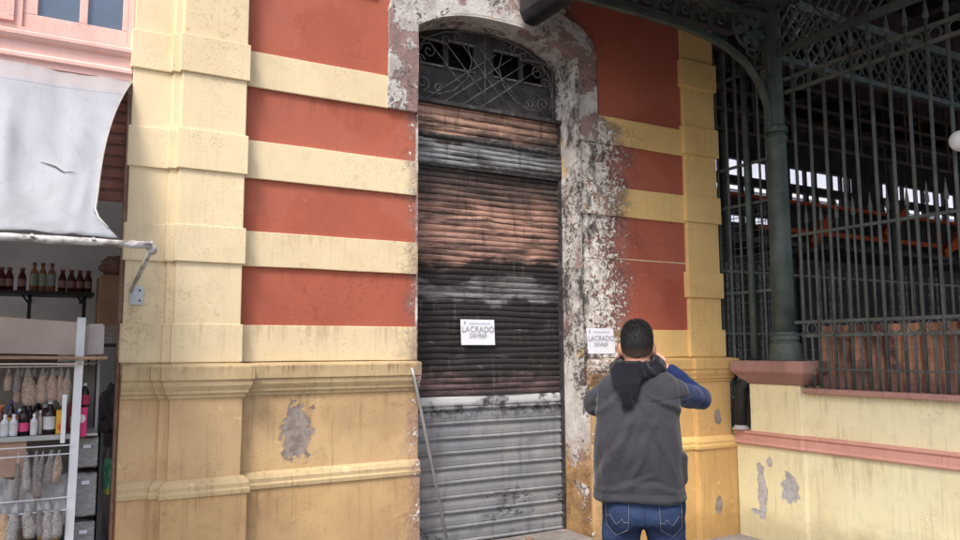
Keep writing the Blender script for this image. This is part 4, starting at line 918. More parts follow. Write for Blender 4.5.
m = MB(); m.box(XF + 0.006, XF + 0.40, -0.80, -0.29, 0.885, 1.288); m.box(XF + 0.05, XF + 0.40, -0.8, 0.0, 0.0, 0.885)
m.build('pedestal', M_['lowwall'], lw, bevel=0.006, subdiv=0.3, jitter=0.003)
m = MB(); m.sweep([(XF + 0.45, -0.27), (XF + 0.005, -0.27), (XF + 0.005, -0.82), (XF + 0.45, -0.82)], [(-0.01, 1.284), (0.01, 1.29), (0.03, 1.315), (0.065, 1.36), (0.09, 1.385), (0.095, 1.40), (0.095, 1.47), (0.08, 1.482)])
m.box(XF - 0.075, XF + 0.45, -0.90, -0.19, 1.40, 1.482); m.build('pedestal_cap', M_['capstone'], lw, weld=True)

# ------------------------------------------------------------------ cast iron column and canopy
CX, CY = 5.40, -0.63
colm = thing('iron_column', 'dark green cast iron column standing on the pink pedestal', 'column', (CX, CY, 1.482))
m = MB(); m.lathe([(0.135, 1.482), (0.135, 1.53), (0.125, 1.545), (0.125, 1.62), (0.105, 1.64), (0.115, 1.66), (0.115, 1.68), (0.092, 1.70), (0.092, 1.72)], (CX, CY, 0), 32); m.build('base', M_['green'], colm, bevel=0.004)
m = MB(); m.lathe([(0.088, 1.71), (0.086, 2.4), (0.080, 3.33), (0.092, 3.35), (0.092, 3.37), (0.080, 3.39), (0.078, 3.42)], (CX, CY, 0), 36); m.build('shaft', M_['green'], colm, smooth=True)
m = MB(); m.lathe([(0.095, 3.41), (0.095, 3.46), (0.075, 3.48), (0.075, 4.85), (0.1, 4.9), (0.1, 5.0)], (CX, CY, 0), 8); m.build('head', M_['green'], colm)
# bracket arch to the left in the plane y=CY
def bracket(m, flip=False):
    A = [(CX - 0.07, 3.42), (CX - 0.09, 3.62), (CX - 0.17, 3.80), (CX - 0.32, 3.955), (CX - 0.55, 4.06), (CX - 0.80, 4.115), (CX - 1.10, 4.14), (CX - 1.5, 4.15), (CX - 2.1, 4.15)]
    for i in range(len(A) - 1):
        m.beam((A[i][0], CY, A[i][1]), (A[i + 1][0], CY, A[i + 1][1]), 0.05, 0.035)
        m.beam((A[i][0], CY, A[i][1] + 0.03), (A[i + 1][0], CY, A[i + 1][1] + 0.03), 0.02, 0.035)
    return A
m = MB(); A = bracket(m); m.build('arch_rib', M_['green'], colm)
m = MB(); y_ = CY
m.tube(spiral(CX - 0.26, 4.12, 0.12, 0.015, 120, -420, 40, y_), 0.011, 6)
m.tube(spiral(CX - 0.13, 3.90, 0.055, 0.012, -60, 420, 26, y_), 0.010, 6)
m.tube(spiral(CX - 0.11, 3.74, 0.03, 0.01, -60, 420, 20, y_), 0.008, 6)
m.tube(arcpts(CX - 0.27, 4.30, 0.20, 0, 360, 32, y_), 0.014, 6)
for k in range(7):   # acanthus leaves
    a = R(-170 + k * 52); cx, cz = CX - 0.27, 4.28
    d = Vector((math.cos(a), 0, math.sin(a))); q = Vector((-d.z, 0, d.x)); o_ = Vector((cx, y_, cz))
    pl_ = [o_ + d * 0.02, o_ + d * 0.07 + q * 0.035, o_ + d * 0.10 + q * 0.02, o_ + d * 0.13 + q * 0.045, o_ + d * 0.19, o_ + d * 0.13 - q * 0.045, o_ + d * 0.10 - q * 0.02, o_ + d * 0.07 - q * 0.035]
    m.prism([(p.x, p.z) for p in pl_], y_ - 0.012, y_ + 0.012)
for i in range(8):
    u = i / 7; cx = CX - 0.62 - u * 1.4; cz = 4.30 + 0.0
    m.tube(spiral(cx, cz, 0.09, 0.012, 200, -260, 26, y_), 0.009, 6)
    m.prism([(cx - 0.12, cz - 0.10), (cx - 0.07, cz - 0.02), (cx - 0.11, cz + 0.06), (cx - 0.14, cz - 0.02)], y_ - 0.01, y_ + 0.01)
m.beam((CX - 0.05, y_, 4.42), (CX - 2.15, y_, 4.42), 0.06, 0.06)
m.build('scrollwork', M_['green'], colm)
# canopy over the pavement
cn_ = thing('street_canopy', 'dark canopy over the pavement at the top right of the facade', 'canopy', (4.3, -2, 4.4))
m = MB()
for i in range(30):
    x0 = 3.27 + i * 0.075
    m.box(x0, x0 + 0.07, -4.6, -0.002, 4.52, 4.545 + 0.01 * (i % 2))
m.build('roof_boards', M_['darkroof'], cn_)
m = MB()
for yy in (-0.22, -1.2, -2.2, -3.2, -4.2): m.box(3.3, 5.4, yy - 0.04, yy + 0.04, 4.44, 4.515)
m.build('joist', M_['darkroof'], cn_)
m = MB(); prof = [(-0.10, 4.42), (-0.10, 4.20), (-0.06, 4.13), (0.0, 4.115), (0.06, 4.13), (0.10, 4.20), (0.10, 4.42)]
vs_ = [(3.26 + a_, yy, b_) for yy in (-4.6, -0.09) for a_, b_ in prof]; K = len(prof)
m.add(vs_, [(i, i + 1, K + i + 1, K + i) for i in range(K - 1)] + [tuple(range(K))[::-1], tuple(range(K, 2 * K)), (0, K, 2 * K - 1, K - 1)])
m.build('gutter', M_['black'], cn_, bevel=0.006)
m = MB(); m.box(3.18, 3.40, -4.6, -0.075, 4.425, 4.515); m.build('edge_beam', M_['darkroof'], cn_)

# girders from the column
def lattice_panel(m, a, b, z0, z1, step, r=0.008):
    a = Vector(a); b = Vector(b); L_ = (b - a).length; d = (b - a) / L_; h = z1 - z0
    for s_ in (1, -1):
        t0 = -h
        while t0 < L_:
            p0 = (t0, z0) if s_ > 0 else (t0, z1); p1 = (t0 + h * 0.8, z1) if s_ > 0 else (t0 + h * 0.8, z0)
            # clip
            def cl(p, q):
                if p[0] < 0: k = (0 - p[0]) / (q[0] - p[0]); p = (0, p[1] + (q[1] - p[1]) * k)
                if q[0] > L_: k = (L_ - p[0]) / (q[0] - p[0]); q = (L_, p[1] + (q[1] - p[1]) * k)
                return p, q
            if t0 + h * 0.8 > 0.01:
                p, q = cl(p0, p1); P0 = a + d * p[0]; P1 = a + d * q[0]
                m.beam((P0.x, P0.y, p[1]), (P1.x, P1.y, q[1]), 0.010, 0.022, up=(d.y, -d.x, 0))
            t0 += step
gd = thing('lattice_girder', 'dark lattice girder running from the column above the fence towards the street', 'girder', (CX, -4, 4.1))
m = MB(); m.box(CX - 0.035, CX + 0.035, -9.5, CY - 0.07, 4.075, 4.125); m.box(CX - 0.035, CX + 0.035, -9.5, CY - 0.07, 4.86, 4.93); m.build('chord', M_['green'], gd)
m = MB(); lattice_panel(m, (CX, CY - 0.08, 0), (CX, -9.5, 0), 4.125, 4.86, 0.115); m.build('lattice', M_['green'], gd)
gd = thing('lattice_girder', 'dark lattice girder running from the column into the market hall', 'girder', (10, CY, 4.1))
m = MB(); m.box(CX + 0.07, 17, CY - 0.03, CY + 0.03, 4.06, 4.11); m.box(CX + 0.07, 17, CY - 0.03, CY + 0.03, 4.58, 4.66); m.build('chord', M_['greenbar'], gd)
m = MB(); lattice_panel(m, (CX + 0.08, CY, 0), (17, CY, 0), 4.11, 4.58, 0.13); m.build('lattice', M_['greenbar'], gd)

# ------------------------------------------------------------------ iron fence (x = XF)
XB = XF + 0.07
fence = thing('iron_fence', 'tall dark green iron fence with ring friezes on the low wall', 'fence', (XB, -3, 1.268))
m = MB()
YS, YE = -0.80, -6.6
for zr, hh in ((3.85, 0.03), (3.735, 0.03), (2.51, 0.022), (1.795, 0.025), (1.685, 0.025), (1.42, 0.012)):
    m = MB(); m.box(XB - 0.012, XB + 0.012, YE, YS + (0.06 if zr > 1.7 else 0), zr - hh / 2, zr + hh / 2); m.build('rail', M_['greenbar'], fence)
rng = random.Random(4)
yb = YS - 0.02; i = 0
proto_bar = None; proto_ring = None; proto_dog = None
while yb > YE:
    m = MB() if proto_bar is None else None
    if proto_bar is None:
        m.tube([(XB, yb, 1.27), (XB, yb, 3.92)], 0.0135, 8)
        m.lathe([(0.0, 3.90), (0.022, 3.93), (0.02, 3.96), (0.008, 4.05), (0.001, 4.11)], (XB, yb, 0), 8)
        proto_bar = m.build('bar', M_['greenbar'], fence, smooth=True)
        m = MB(); yc_ = yb - 0.07
        ring = lambda z, r: [(XB, yc_ + r * math.cos(R(a)), z + r * math.sin(R(a))) for a in range(0, 361, 20)]
        m.tube(ring(3.79, 0.045), 0.006, 6); proto_ring2 = m.build('ring', M_['greenbar'], fence)
        m = MB(); m.tube(ring(1.74, 0.045), 0.0065, 6)
        proto_ring = m.build('ring', M_['greenbar'], fence)
        m = MB(); m.tube([(XB, yc_, 1.27), (XB, yc_, 1.69)], 0.009, 8); m.tube([(XB, yc_, 1.80), (XB, yc_, 2.60)], 0.009, 8); m.lathe([(0.0, 2.58), (0.017, 2.61), (0.015, 2.64), (0.001, 2.76)], (XB, yc_, 0), 8)
        proto_dog = m.build('short_bar', M_['greenbar'], fence, smooth=True)
    else:
        for pr in (proto_bar, proto_ring, proto_ring2, proto_dog):
            c_ = pr.copy(); C.objects.link(c_); c_.location = pr.location + Vector((rng.uniform(-0.003, 0.003), -0.14 * i, 0)); c_.rotation_euler = (rng.gauss(0, 0.0035), rng.gauss(0, 0.003), 0)
    i += 1; yb -= 0.14
# wire mesh behind lower fence, rusty sheet
rs = thing('rusty_panel', 'rusty orange sheet panel behind the foot of the iron fence', 'panel', (XF + 0.22, -3, 1.268))
m = MB(); vs_ = []; fs = []
NYp = 240
for j in range(NYp + 1):
    yy = -0.86 - 5.6 * j / NYp
    for zq in (1.27, 1.35, 1.7, 1.765): vs_.append((XF + 0.22 + 0.025 * math.sin(yy * 2 * math.pi / 0.14) + 0.01 * mn.noise(Vector((yy * 5, zq, 0))), yy, zq))
for j in range(NYp):
    for q in range(3): fs.append((j * 4 + q, j * 4 + q + 1, (j + 1) * 4 + q + 1, (j + 1) * 4 + q))
m.add(vs_, fs); o = m.build('sheet', M_['rust'], rs); o.modifiers.new('t', 'SOLIDIFY').thickness = 0.006
m = MB()
for zq in (1.33, 1.41, 1.49, 1.57): m.tube([(XF + 0.02, -0.86, zq), (XF + 0.02, -6.4, zq + 0.01)], 0.0016, 4, mi=0)
for k in range(78): yy = -0.87 - k * 0.07; m.tube([(XF + 0.02, yy, 1.27), (XF + 0.02, yy, 1.63)], 0.0014, 4)
tag(m.build('wire_netting', M_['greenbar']), 'fine wire netting in front of the rusty panel', 'netting')
# panel between facade and column
gp = thing('iron_grille', 'narrow dark grille between the golden pier and the iron column', 'grille', (XF + 0.1, -0.3, 1.3))
m = MB()
for zr in (4.05, 3.22, 2.86, 2.08, 1.36): m = MB(); m.box(XF + 0.09, XF + 0.11, -0.58, 0.1, zr - 0.012, zr + 0.012); m.build('rail', M_['greenbar'], gp)
for yy in (0.06, -0.06, -0.18, -0.42, -0.50):
    m = MB(); m.tube([(XF + 0.1, yy, 0.9), (XF + 0.1, yy, 4.3)], 0.011, 8); m.build('bar', M_['greenbar'], gp)
m = MB(); zq = 1.36
while zq < 2.85: m.tube([(XF + 0.13, 0.2, zq), (XF + 0.13, -0.5, zq)], 0.0035, 5); zq += 0.07
for k in range(11): yy = 0.2 - k * 0.07; m.tube([(XF + 0.13, yy, 1.3), (XF + 0.13, yy, 2.85)], 0.003, 5)
m.build('mesh', M_['greenbar'], gp)
# pipes
dp = thing('drainpipe', 'dark drainpipe in the gap beside the golden pier', 'pipe', (XF + 0.02, -0.30, 0.9))
m = MB(); m.tube([(XF + 0.06, -0.32, 1.1), (XF + 0.06, -0.31, 4.5)], 0.028, 12); m.build('pipe', M_['green'], dp, smooth=True)
m = MB(); m.tube([(XF - 0.0, -0.19, 0.90), (XF - 0.0, -0.20, 1.24), (XF + 0.03, -0.26, 1.34), (XF + 0.06, -0.32, 1.5)], 0.052, 14); m.build('shoe', M_['black'], dp, smooth=True)
m = MB(); m.lathe([(0.05, 0.892), (0.075, 0.893), (0.06, 0.915), (0.052, 0.93)], (XF + 0.0, -0.19, 0), 12); m.build('mortar', M_['kerb'], dp)
dp = thing('drainpipe', 'dark standing pipe with pale clamps just left of the iron column', 'pipe', (XF + 0.15, -0.40, 1.3))
m = MB(); m.tube([(XF + 0.22, -0.45, 1.3), (XF + 0.22, -0.45, 4.4)], 0.045, 14); m.build('pipe', M_['black'], dp, smooth=True)
for zz_ in (1.98, 2.47, 3.22):
    m = MB(); m.lathe([(0.05, zz_), (0.05, zz_ + 0.02)], (XF + 0.22, -0.45, 0), 14); m.build('clamp', M_['iron_ash'], dp)

# ------------------------------------------------------------------ market hall behind the fence
hall = thing('market_hall', 'dark iron market hall seen through the fence with bright clerestory slots', 'building', (15, 0, 0))
m = MB(); m.box(5.32, 30, -4.4, 7.5, 6.7, 6.8); m.box(5.32, 7.2, -12, -4.4, 6.7, 6.8); m.build('roof', M_['darkroof'], hall)  # roof left open beyond the view, shaped to let daylight into the hall
m = MB(); m.box(5.47, 5.52, -12, 0.0, 4.95, 6.69); m.box(5.47, 5.52, 0.0, 5.9, 4.6, 6.69) if False else None; m.build('light_block_panel', M_['darkroof'], hall)  # added panel blocks sky light leaking in above the girder
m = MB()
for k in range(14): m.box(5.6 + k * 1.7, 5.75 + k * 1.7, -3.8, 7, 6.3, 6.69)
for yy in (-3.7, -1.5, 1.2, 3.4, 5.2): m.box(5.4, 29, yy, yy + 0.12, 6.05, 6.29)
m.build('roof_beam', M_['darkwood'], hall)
rowsz = [(5.14, 5.50), (4.73, 4.96), (4.16, 4.32)]
m = MB()
edges = [0] + [q for r_ in rowsz[::-1] for q in r_] + [6.7]
for a, b in zip(edges[::2], edges[1::2]): m.box(5.4, 30, 6.0, 6.12, a, b)
x = 5.4; rg = random.Random(9)
while x < 30:
    for (a, b) in rowsz: m.box(x, x + (0.10 if a < 5 else 0.06), 6.02, 6.10, a, b)
    x += rg.choice((0.30, 0.34, 0.55))
for (xa, xb) in ((5.4, 10.9), (16.1, 17.0), (21.5, 30)): m.box(xa, xb, 5.95, 6.0, 4.0, 5.55)
for xa, xb, r_ in ((13.6, 17.2, 2), (17.2, 22, 2)): m.box(xa, xb, 5.96, 6.0, rowsz[r_][0], rowsz[r_][1])
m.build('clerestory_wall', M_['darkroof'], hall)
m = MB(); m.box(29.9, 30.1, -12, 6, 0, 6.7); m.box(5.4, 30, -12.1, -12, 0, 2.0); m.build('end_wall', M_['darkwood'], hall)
for b_ in ((11, 25, 5.6, 5.68, 4.60, 4.67), (12.5, 25, 5.6, 5.68, 3.98, 4.08)): m = MB(); m.box(*b_); m.build('orange_beam', M_['orange'], hall)
for (x0, z0_, x1, z1_) in ((16.4, 4.1, 17.3, 4.75), (18.7, 3.8, 19.7, 4.45), (13.9, 3.75, 14.5, 4.35), (20.3, 3.8, 20.9, 4.45)):
    m = MB(); m.beam((x0, 5.5, z0_), (x1, 5.5, z1_), 0.2, 0.16, (0, 1, 0)); m.build('brace', M_['orange'], hall)
for (cx, cy) in ((8.5, 2.8), (12.5, 2.8), (16.5, 2.8), (20.5, 2.8), (8.5, -4.5), (13, -4.5)):
    m = MB(); m.lathe([(0.14, 0), (0.12, 0.5), (0.08, 0.7), (0.075, 6.0), (0.16, 6.2)], (cx, cy, 0), 12); m.build('column', M_['greenbar'], hall, smooth=True)
# louvre grid high up behind girder
m = MB()
for k in range(40): xq = 8.2 + k * 0.42; m.box(xq, xq + 0.05, 2.70, 2.74, 4.7, 6.0)
for zq in (4.7, 5.0, 5.3, 5.6, 5.9): m.box(8.2, 25, 2.69, 2.73, zq, zq + 0.05)
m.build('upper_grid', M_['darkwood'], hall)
nb = thing('slot_backdrop', 'added pale backdrop block that whitens the slots beyond the market hall', 'building', (17, 15, 0))  # pale block added so the slots show white instead of blue sky
m = MB(); m.box(5, 34, 13, 17, 0, 9.5); m.build('wall', simple('backdrop_pale_blue_white', (0.62, 0.64, 0.72), 0.9, 0.1, 0.7, useobj=False), nb)
m = MB(); m.box(4.8, 34.2, 12.9, 13.0, 6.9, 7.15); m.build('ledge', M_['wallwhite'], nb)  # ledge on the added backdrop block
# stalls and inner fence
inf = thing('inner_fence', 'second row of grey iron bars deep inside the market hall', 'fence', (12, 1.6, 0))
for k in range(60):
    xq = 6.6 + k * 0.19
    if k == 0:
        m = MB(); m.tube([(xq, 1.6, 0.9), (xq, 1.6, 2.62)], 0.016, 6); pb = m.build('bar', M_['iron_ash'], inf)
    else:
        c_ = pb.copy(); C.objects.link(c_); c_.location = pb.location + Vector((0.19 * k, 0, 0))
m = MB()
for zr in (1.0, 1.75, 2.5): m = MB(); m.box(6.5, 18, 1.58, 1.62, zr, zr + 0.03); m.build('rail', M_['iron_ash'], inf)
for k, (xq, lb) in enumerate(((9.0, 'nearest dark market stall counter behind the fence bars'), (13.2, 'middle dark market stall counter inside the hall'), (17.6, 'farthest dark market stall counter inside the hall'))):
    o = thing('market_stall', lb, 'stall', (xq, 3.6, 0), 'stalls inside the market hall')
    m = MB(); m.box(xq - 1.5, xq + 1.5, 3.2, 4.2, 0, 1.1); m.build('counter', M_['darkwood'], o)
    m = MB(); m.box(xq - 1.6, xq + 1.6, 3.1, 4.3, 1.1, 1.16); m.build('top', M_['gbox'], o)
    m = MB()
    for sx in (-1.5, 1.44): m.box(xq + sx, xq + sx + 0.06, 4.1, 4.16, 1.16, 3.2)
    m.box(xq - 1.6, xq + 1.6, 3.1, 4.3, 3.2, 3.26); m.build('canopy', M_['darkroof'], o)
# white lamp globe at the right edge
gl = thing('globe_lamp', 'white globe lamp in front of the fence at the right edge', 'lamp', (5.27, -2.16, 2.95))
m = MB(); m.lathe([(0.005, -0.07)] + [(0.07 * math.cos(R(a)), 0.07 * math.sin(R(a))) for a in range(-75, 80, 15)] + [(0.005, 0.07)], (5.27, -2.20, 2.95), 20); m.build('globe', M_['whitepaint'], gl, smooth=True)
m = MB(); m.tube([(5.27, -2.20, 2.95), (5.40, -2.20, 2.95)], 0.010, 6); m.build('stem', M_['black'], gl)
#PERSON
# ------------------------------------------------------------------ the man with his back to us
from mathutils.bvhtree import BVHTree
PL = Vector((2.44, -2.20, 0)); PR = Matrix.Rotation(R(-39), 4, 'Z')
def loft(m, rings, n=28, ex=2.3):
    """rings: (cx, cy, z, hw, hd)"""
    vs_ = []; fs = []
    for cx, cy, z, hw, hd in rings:
        for j in range(n):
            a = 2 * math.pi * j / n; c_, s_ = math.cos(a), math.sin(a)
            vs_.append((cx + hw * math.copysign(abs(c_) ** (2 / ex), c_), cy + hd * math.copysign(abs(s_) ** (2 / ex), s_), z))
    for i in range(len(rings) - 1):
        for j in range(n): fs.append((i * n + j, i * n + (j + 1) % n, (i + 1) * n + (j + 1) % n, (i + 1) * n + j))
    fs += [tuple(range(n))[::-1], tuple((len(rings) - 1) * n + j for j in range(n))]
    return m.add(vs_, fs)
def limb(m, pts, rr, n=14):
    P = [Vector(p) for p in pts]; Q = []; S = []
    for i in range(len(P) - 1):
        for k in range(6):
            u = k / 6; p0 = P[max(i - 1, 0)]; p3 = P[min(i + 2, len(P) - 1)]
            a = P[i]; b = P[i + 1]; t1 = (b - p0) * 0.5; t2 = (p3 - a) * 0.5
            if i == 0: t1 = (b - a)
            if i == len(P) - 2: t2 = (b - a)
            h = (2 * u ** 3 - 3 * u ** 2 + 1) * a + (u ** 3 - 2 * u ** 2 + u) * t1 * 0.6 + (-2 * u ** 3 + 3 * u ** 2) * b + (u ** 3 - u ** 2) * t2 * 0.6
            Q.append(h); S.append(rr[i] * (1 - u) + rr[i + 1] * u)
    Q.append(P[-1]); S.append(rr[-1])
    m.tube(Q, S, n)
    for p, r in ((P[0], rr[0]), (P[-1], rr[-1])): ball(m, p, (r, r, r))
    return m
def ball(m, c_, rad, n=12, rot=None):
    vs_ = []; fs = []; h = n // 2 + 2
    for i in range(1, h):
        th = math.pi * i / h
        for j in range(n):
            a = 2 * math.pi * j / n; v = Vector((math.sin(th) * math.cos(a) * rad[0], math.sin(th) * math.sin(a) * rad[1], math.cos(th) * rad[2]))
            if rot: v = rot @ v
            vs_.append(Vector(c_) + v)
    k = len(vs_); top = Vector((0, 0, rad[2])); 
    if rot: top = rot @ top
    vs_ += [Vector(c_) + top, Vector(c_) - top]
    for i in range(h - 2):
        for j in range(n): fs.append((i * n + j, i * n + (j + 1) % n, (i + 1) * n + (j + 1) % n, (i + 1) * n + j))
    for j in range(n): fs.append((k, (j + 1) % n, j)); fs.append((k + 1, (h - 2) * n + j, (h - 2) * n + (j + 1) % n))
    return m.add(vs_, fs)
def fuse(m, name, mat, parent, voxel, smooth_it=6, disp=None, mats=None):
    me = bpy.data.meshes.new('tmp'); me.from_pydata([Vector(v) for v in m.v], [], m.f)
    bm = bmesh.new(); bm.from_mesh(me); bmesh.ops.recalc_face_normals(bm, faces=bm.faces); bm.to_mesh(me); bm.free()
    ob = bpy.data.objects.new('tmp', me); C.objects.link(ob)
    rm = ob.modifiers.new('r', 'REMESH'); rm.mode = 'VOXEL'; rm.voxel_size = voxel; rm.use_smooth_shade = True
    s_ = ob.modifiers.new('s', 'SMOOTH'); s_.iterations = smooth_it; s_.factor = 0.5
    bpy.context.view_layer.update()
    me2 = bpy.data.meshes.new_from_object(ob.evaluated_get(bpy.context.evaluated_depsgraph_get()))
    bpy.data.objects.remove(ob)
    if disp:
        nn = [v.normal.copy() for v in me2.vertices]
        for v, n_ in zip(me2.vertices, nn): v.co += n_ * disp(v.co)
    for p in me2.polygons: p.use_smooth = True
    me2.materials.clear()
    for q in (mats or [mat]): me2.materials.append(q)
    me2.name = name
    o = bpy.data.objects.new(name, me2); C.objects.link(o)
    if parent: o.parent = parent
    return o
body = MB()
HC = Vector((-0.008, 0.030, 1.598))
tilt = Matrix.Rotation(R(6), 3, 'X')
ball(body, HC, (0.075, 0.094, 0.104), 20, tilt)
ball(body, HC + tilt @ Vector((0, 0.030, -0.055)), (0.058, 0.062, 0.062), 16, tilt)       # jaw
ball(body, HC + tilt @ Vector((0, 0.055, -0.098)), (0.026, 0.022, 0.018), 10)              # chin
ball(body, HC + tilt @ Vector((0, 0.102, -0.028)), (0.013, 0.018, 0.024), 10)              # nose
ball(body, HC + tilt @ Vector((0, 0.110, -0.040)), (0.016, 0.012, 0.010), 10)
ball(body, HC + tilt @ Vector((0, 0.088, -0.068)), (0.024, 0.010, 0.005), 10)              # lips
ball(body, HC + tilt @ Vector((0, 0.086, -0.078)), (0.020, 0.010, 0.005), 10)
for s_ in (-1, 1):
    ball(body, HC + tilt @ Vector((0.030 * s_, 0.080, 0.010)), (0.022, 0.012, 0.006), 10)  # brow
    ball(body, HC + tilt @ Vector((0.030 * s_, 0.077, -0.008)), (0.013, 0.011, 0.009), 10)  # eyes
    ball(body, HC + tilt @ Vector((0.081 * s_, -0.004, -0.018)), (0.009, 0.020, 0.032), 12, Matrix.Rotation(R(-14 * s_), 3, 'Z'))  # ears
    ball(body, HC + tilt @ Vector((0.079 * s_, 0.004, -0.046)), (0.008, 0.011, 0.012), 10)
limb(body, [(-0.004, 0.0, 1.40), (-0.006, 0.012, 1.50), (-0.008, 0.022, 1.56)], [0.072, 0.062, 0.060], 18)
loft(body, [(0, 0.0, 0.86, 0.155, 0.105), (0, 0, 0.95, 0.165, 0.115), (0, 0, 1.10, 0.16, 0.11), (0, 0, 1.25, 0.175, 0.115), (0, 0, 1.36, 0.18, 0.105), (0, 0, 1.42, 0.15, 0.08), (0, 0, 1.46, 0.08, 0.06)])
arms = {1: [(0.165, 0.0, 1.385), (0.292, 0.205, 1.345), (0.152, 0.275, 1.480)], -1: [(-0.155, 0.0, 1.365), (-0.135, 0.250, 1.27), (-0.075, 0.300, 1.475)]}
for s_ in (1, -1):
    a = arms[s_]; limb(body, a, [0.052, 0.040, 0.026])
    wv = Vector(a[2]); hd = (Vector((0.055 * s_, 0.315, 1.575)) - wv).normalized()
    ball(body, wv + hd * 0.045, (0.036, 0.020, 0.050), 12, hd.to_track_quat('Z', 'Y').to_matrix())
    side = hd.cross(Vector((0, 1, 0))).normalized(); inw = Vector((-s_, 0.15, 0.1)).normalized()
    bk = Vector((0, -1, 0))
    for k, (ln, of) in enumerate(((0.030, 0.026), (0.036, 0.009), (0.033, -0.009), (0.026, -0.025))):
        base = wv + hd * (0.075 + 0.006 * (k in (1, 2))) + side * of * s_ + bk * 0.004
        p1 = base + (hd * 0.8 + bk * 0.15 + inw * 0.25).normalized() * ln
        p2 = p1 + (inw * 0.9 + hd * 0.25 + Vector((0, 0.5, 0))).normalized() * ln * 0.8
        p3 = p2 + (inw * 0.5 + Vector((0, 0.9, -0.2))).normalized() * ln * 0.6
        limb(body, [base - hd * 0.03, base, p1, p2, p3], [0.0095, 0.0095, 0.0088, 0.0082, 0.0070], 9)
    tb_ = wv + hd * 0.030 + inw * 0.024
    limb(body, [tb_, tb_ + (inw + hd * 0.6).normalized() * 0.035, tb_ + (inw * 0.6 + hd + Vector((0, 0.3, 0))).normalized() * 0.062], [0.012, 0.0105, 0.0085], 9)
    limb(body, [(0.095 * s_, 0, 0.86), (0.115 * s_, 0.015, 0.48), (0.125 * s_, -0.01, 0.09)], [0.088, 0.055, 0.038])
    limb(body, [(0.125 * s_, -0.03, 0.055), (0.14 * s_, 0.10, 0.04), (0.145 * s_, 0.16, 0.035)], [0.035, 0.033, 0.025])
man = fuse(body, 'person', M_['skin'], None, 0.0058, 3)
tag(man, 'man seen from behind in charcoal vest, black scarf and jeans, hands raised to face', 'person')
man.matrix_world = Matrix.Translation(PL) @ PR
# hair
hb = MB(); n1, n2 = 48, 30
def shell(lo_fn, hi_fn, k, dr):
    vs_ = []; fs = []; R0 = Vector((0.075, 0.094, 0.104))
    idx = {}
    for i in range(n2 + 1):
        for j in range(n1):
            a = 2 * math.pi * j / n1
            lo, hi = lo_fn(a), hi_fn(a); el = hi + (lo - hi) * i / n2
            d = Vector((math.cos(el) * math.cos(a), math.cos(el) * math.sin(a), math.sin(el)))
            th = dr * min(1, (1 - i / n2) * 1.9) + (0.006 * max(0, d.z) ** 2 * (1 + 0.6 * d.x))
            r_ = 1 + 0.022 * mn.noise(d * 7) + 0.010 * mn.noise(d * 26)
            v = Vector((d.x * (R0.x + th + k) * r_, d.y * (R0.y + th + k) * r_, d.z * (R0.z + th + k) * r_))
            vs_.append(HC + tilt @ v)
    for i in range(n2):
        for j in range(n1): fs.append((i * n1 + j, i * n1 + (j + 1) % n1, (i + 1) * n1 + (j + 1) % n1, (i + 1) * n1 + j))
    return vs_, fs
def low(a):   # hairline: low at nape (a=-pi/2), above the ears, high at the forehead
    b = math.cos(a + math.pi / 2)   # 1 at back, -1 at front
    return R(-4) - R(36) * max(0, b) ** 0.8 + R(52) * max(0, -b) ** 1.2 + R(6) * (1 - abs(b))
m = MB(); v_, f_ = shell(low, lambda a: math.pi / 2 - 0.001, -0.002, 0.011); m.add(v_, f_)
hr = m.build('hair', M_['hair'], None, smooth=True, weld=True); hr.parent = man
rh = random.Random(5); hm = hr.data; base_v = [(v_.co.copy(), v_.normal.copy()) for v_ in hm.vertices]
bm_ = bmesh.new(); bm_.from_mesh(hm); fcs = list(bm_.faces); wts = [f_.calc_area() for f_ in fcs]
strands = []
for f_ in rh.choices(fcs, wts, k=15000):
    a_, b_, c_ = f_.verts[0].co, f_.verts[1].co, f_.verts[2].co; u_, w2 = rh.random(), rh.random()
    if u_ + w2 > 1: u_, w2 = 1 - u_, 1 - w2
    p_ = a_ + (b_ - a_) * u_ + (c_ - a_) * w2; strands.append((p_, f_.normal.copy()))
for p_, n_ in strands:
    if p_.z < 0.035: continue
    ln = 0.0035 + 0.010 * max(0, min(1, (p_.z - 0.10) / 0.08)); dn = Vector((rh.gauss(0, 0.35), rh.gauss(0, 0.35) + 0.2, rh.gauss(0, 0.3) + 0.1))
    tip = p_ + (n_ * 1.0 + dn).normalized() * ln; sd_ = n_.cross(Vector((rh.gauss(0, 1), rh.gauss(0, 1), rh.gauss(0, 1)))).normalized() * 0.0008
    q1 = bm_.verts.new(p_ - sd_); q2 = bm_.verts.new(p_ + sd_); q3 = bm_.verts.new(tip); bm_.faces.new((q1, q2, q3))
bm_.to_mesh(hm); bm_.free()
# vest
v = MB()
loft(v, [(-0.014, 0.0, 0.905, 0.204, 0.150), (-0.014, 0, 0.93, 0.206, 0.152), (-0.014, 0, 1.02, 0.206, 0.150), (-0.014, 0, 1.11, 0.203, 0.150), (-0.014, 0, 1.25, 0.190, 0.145), (-0.014, 0, 1.34, 0.190, 0.132), (-0.012, 0, 1.41, 0.190, 0.108), (-0.010, 0, 1.45, 0.165, 0.088), (-0.006, 0, 1.482, 0.110, 0.074)], 44, 2.7)
limb(v, [(0.10, 0.0, 1.385), (0.150, 0.008, 1.380)], [0.070, 0.068], 18)
limb(v, [(-0.12, 0.0, 1.385), (-0.200, 0.07, 1.335)], [0.070, 0.070], 18)
loft(v, [(0.184, -0.01, 0.98, 0.018, 0.06), (0.189, -0.01, 1.0, 0.02, 0.065), (0.189, -0.01, 1.10, 0.02, 0.065), (0.182, -0.01, 1.115, 0.018, 0.06)], 16, 3)
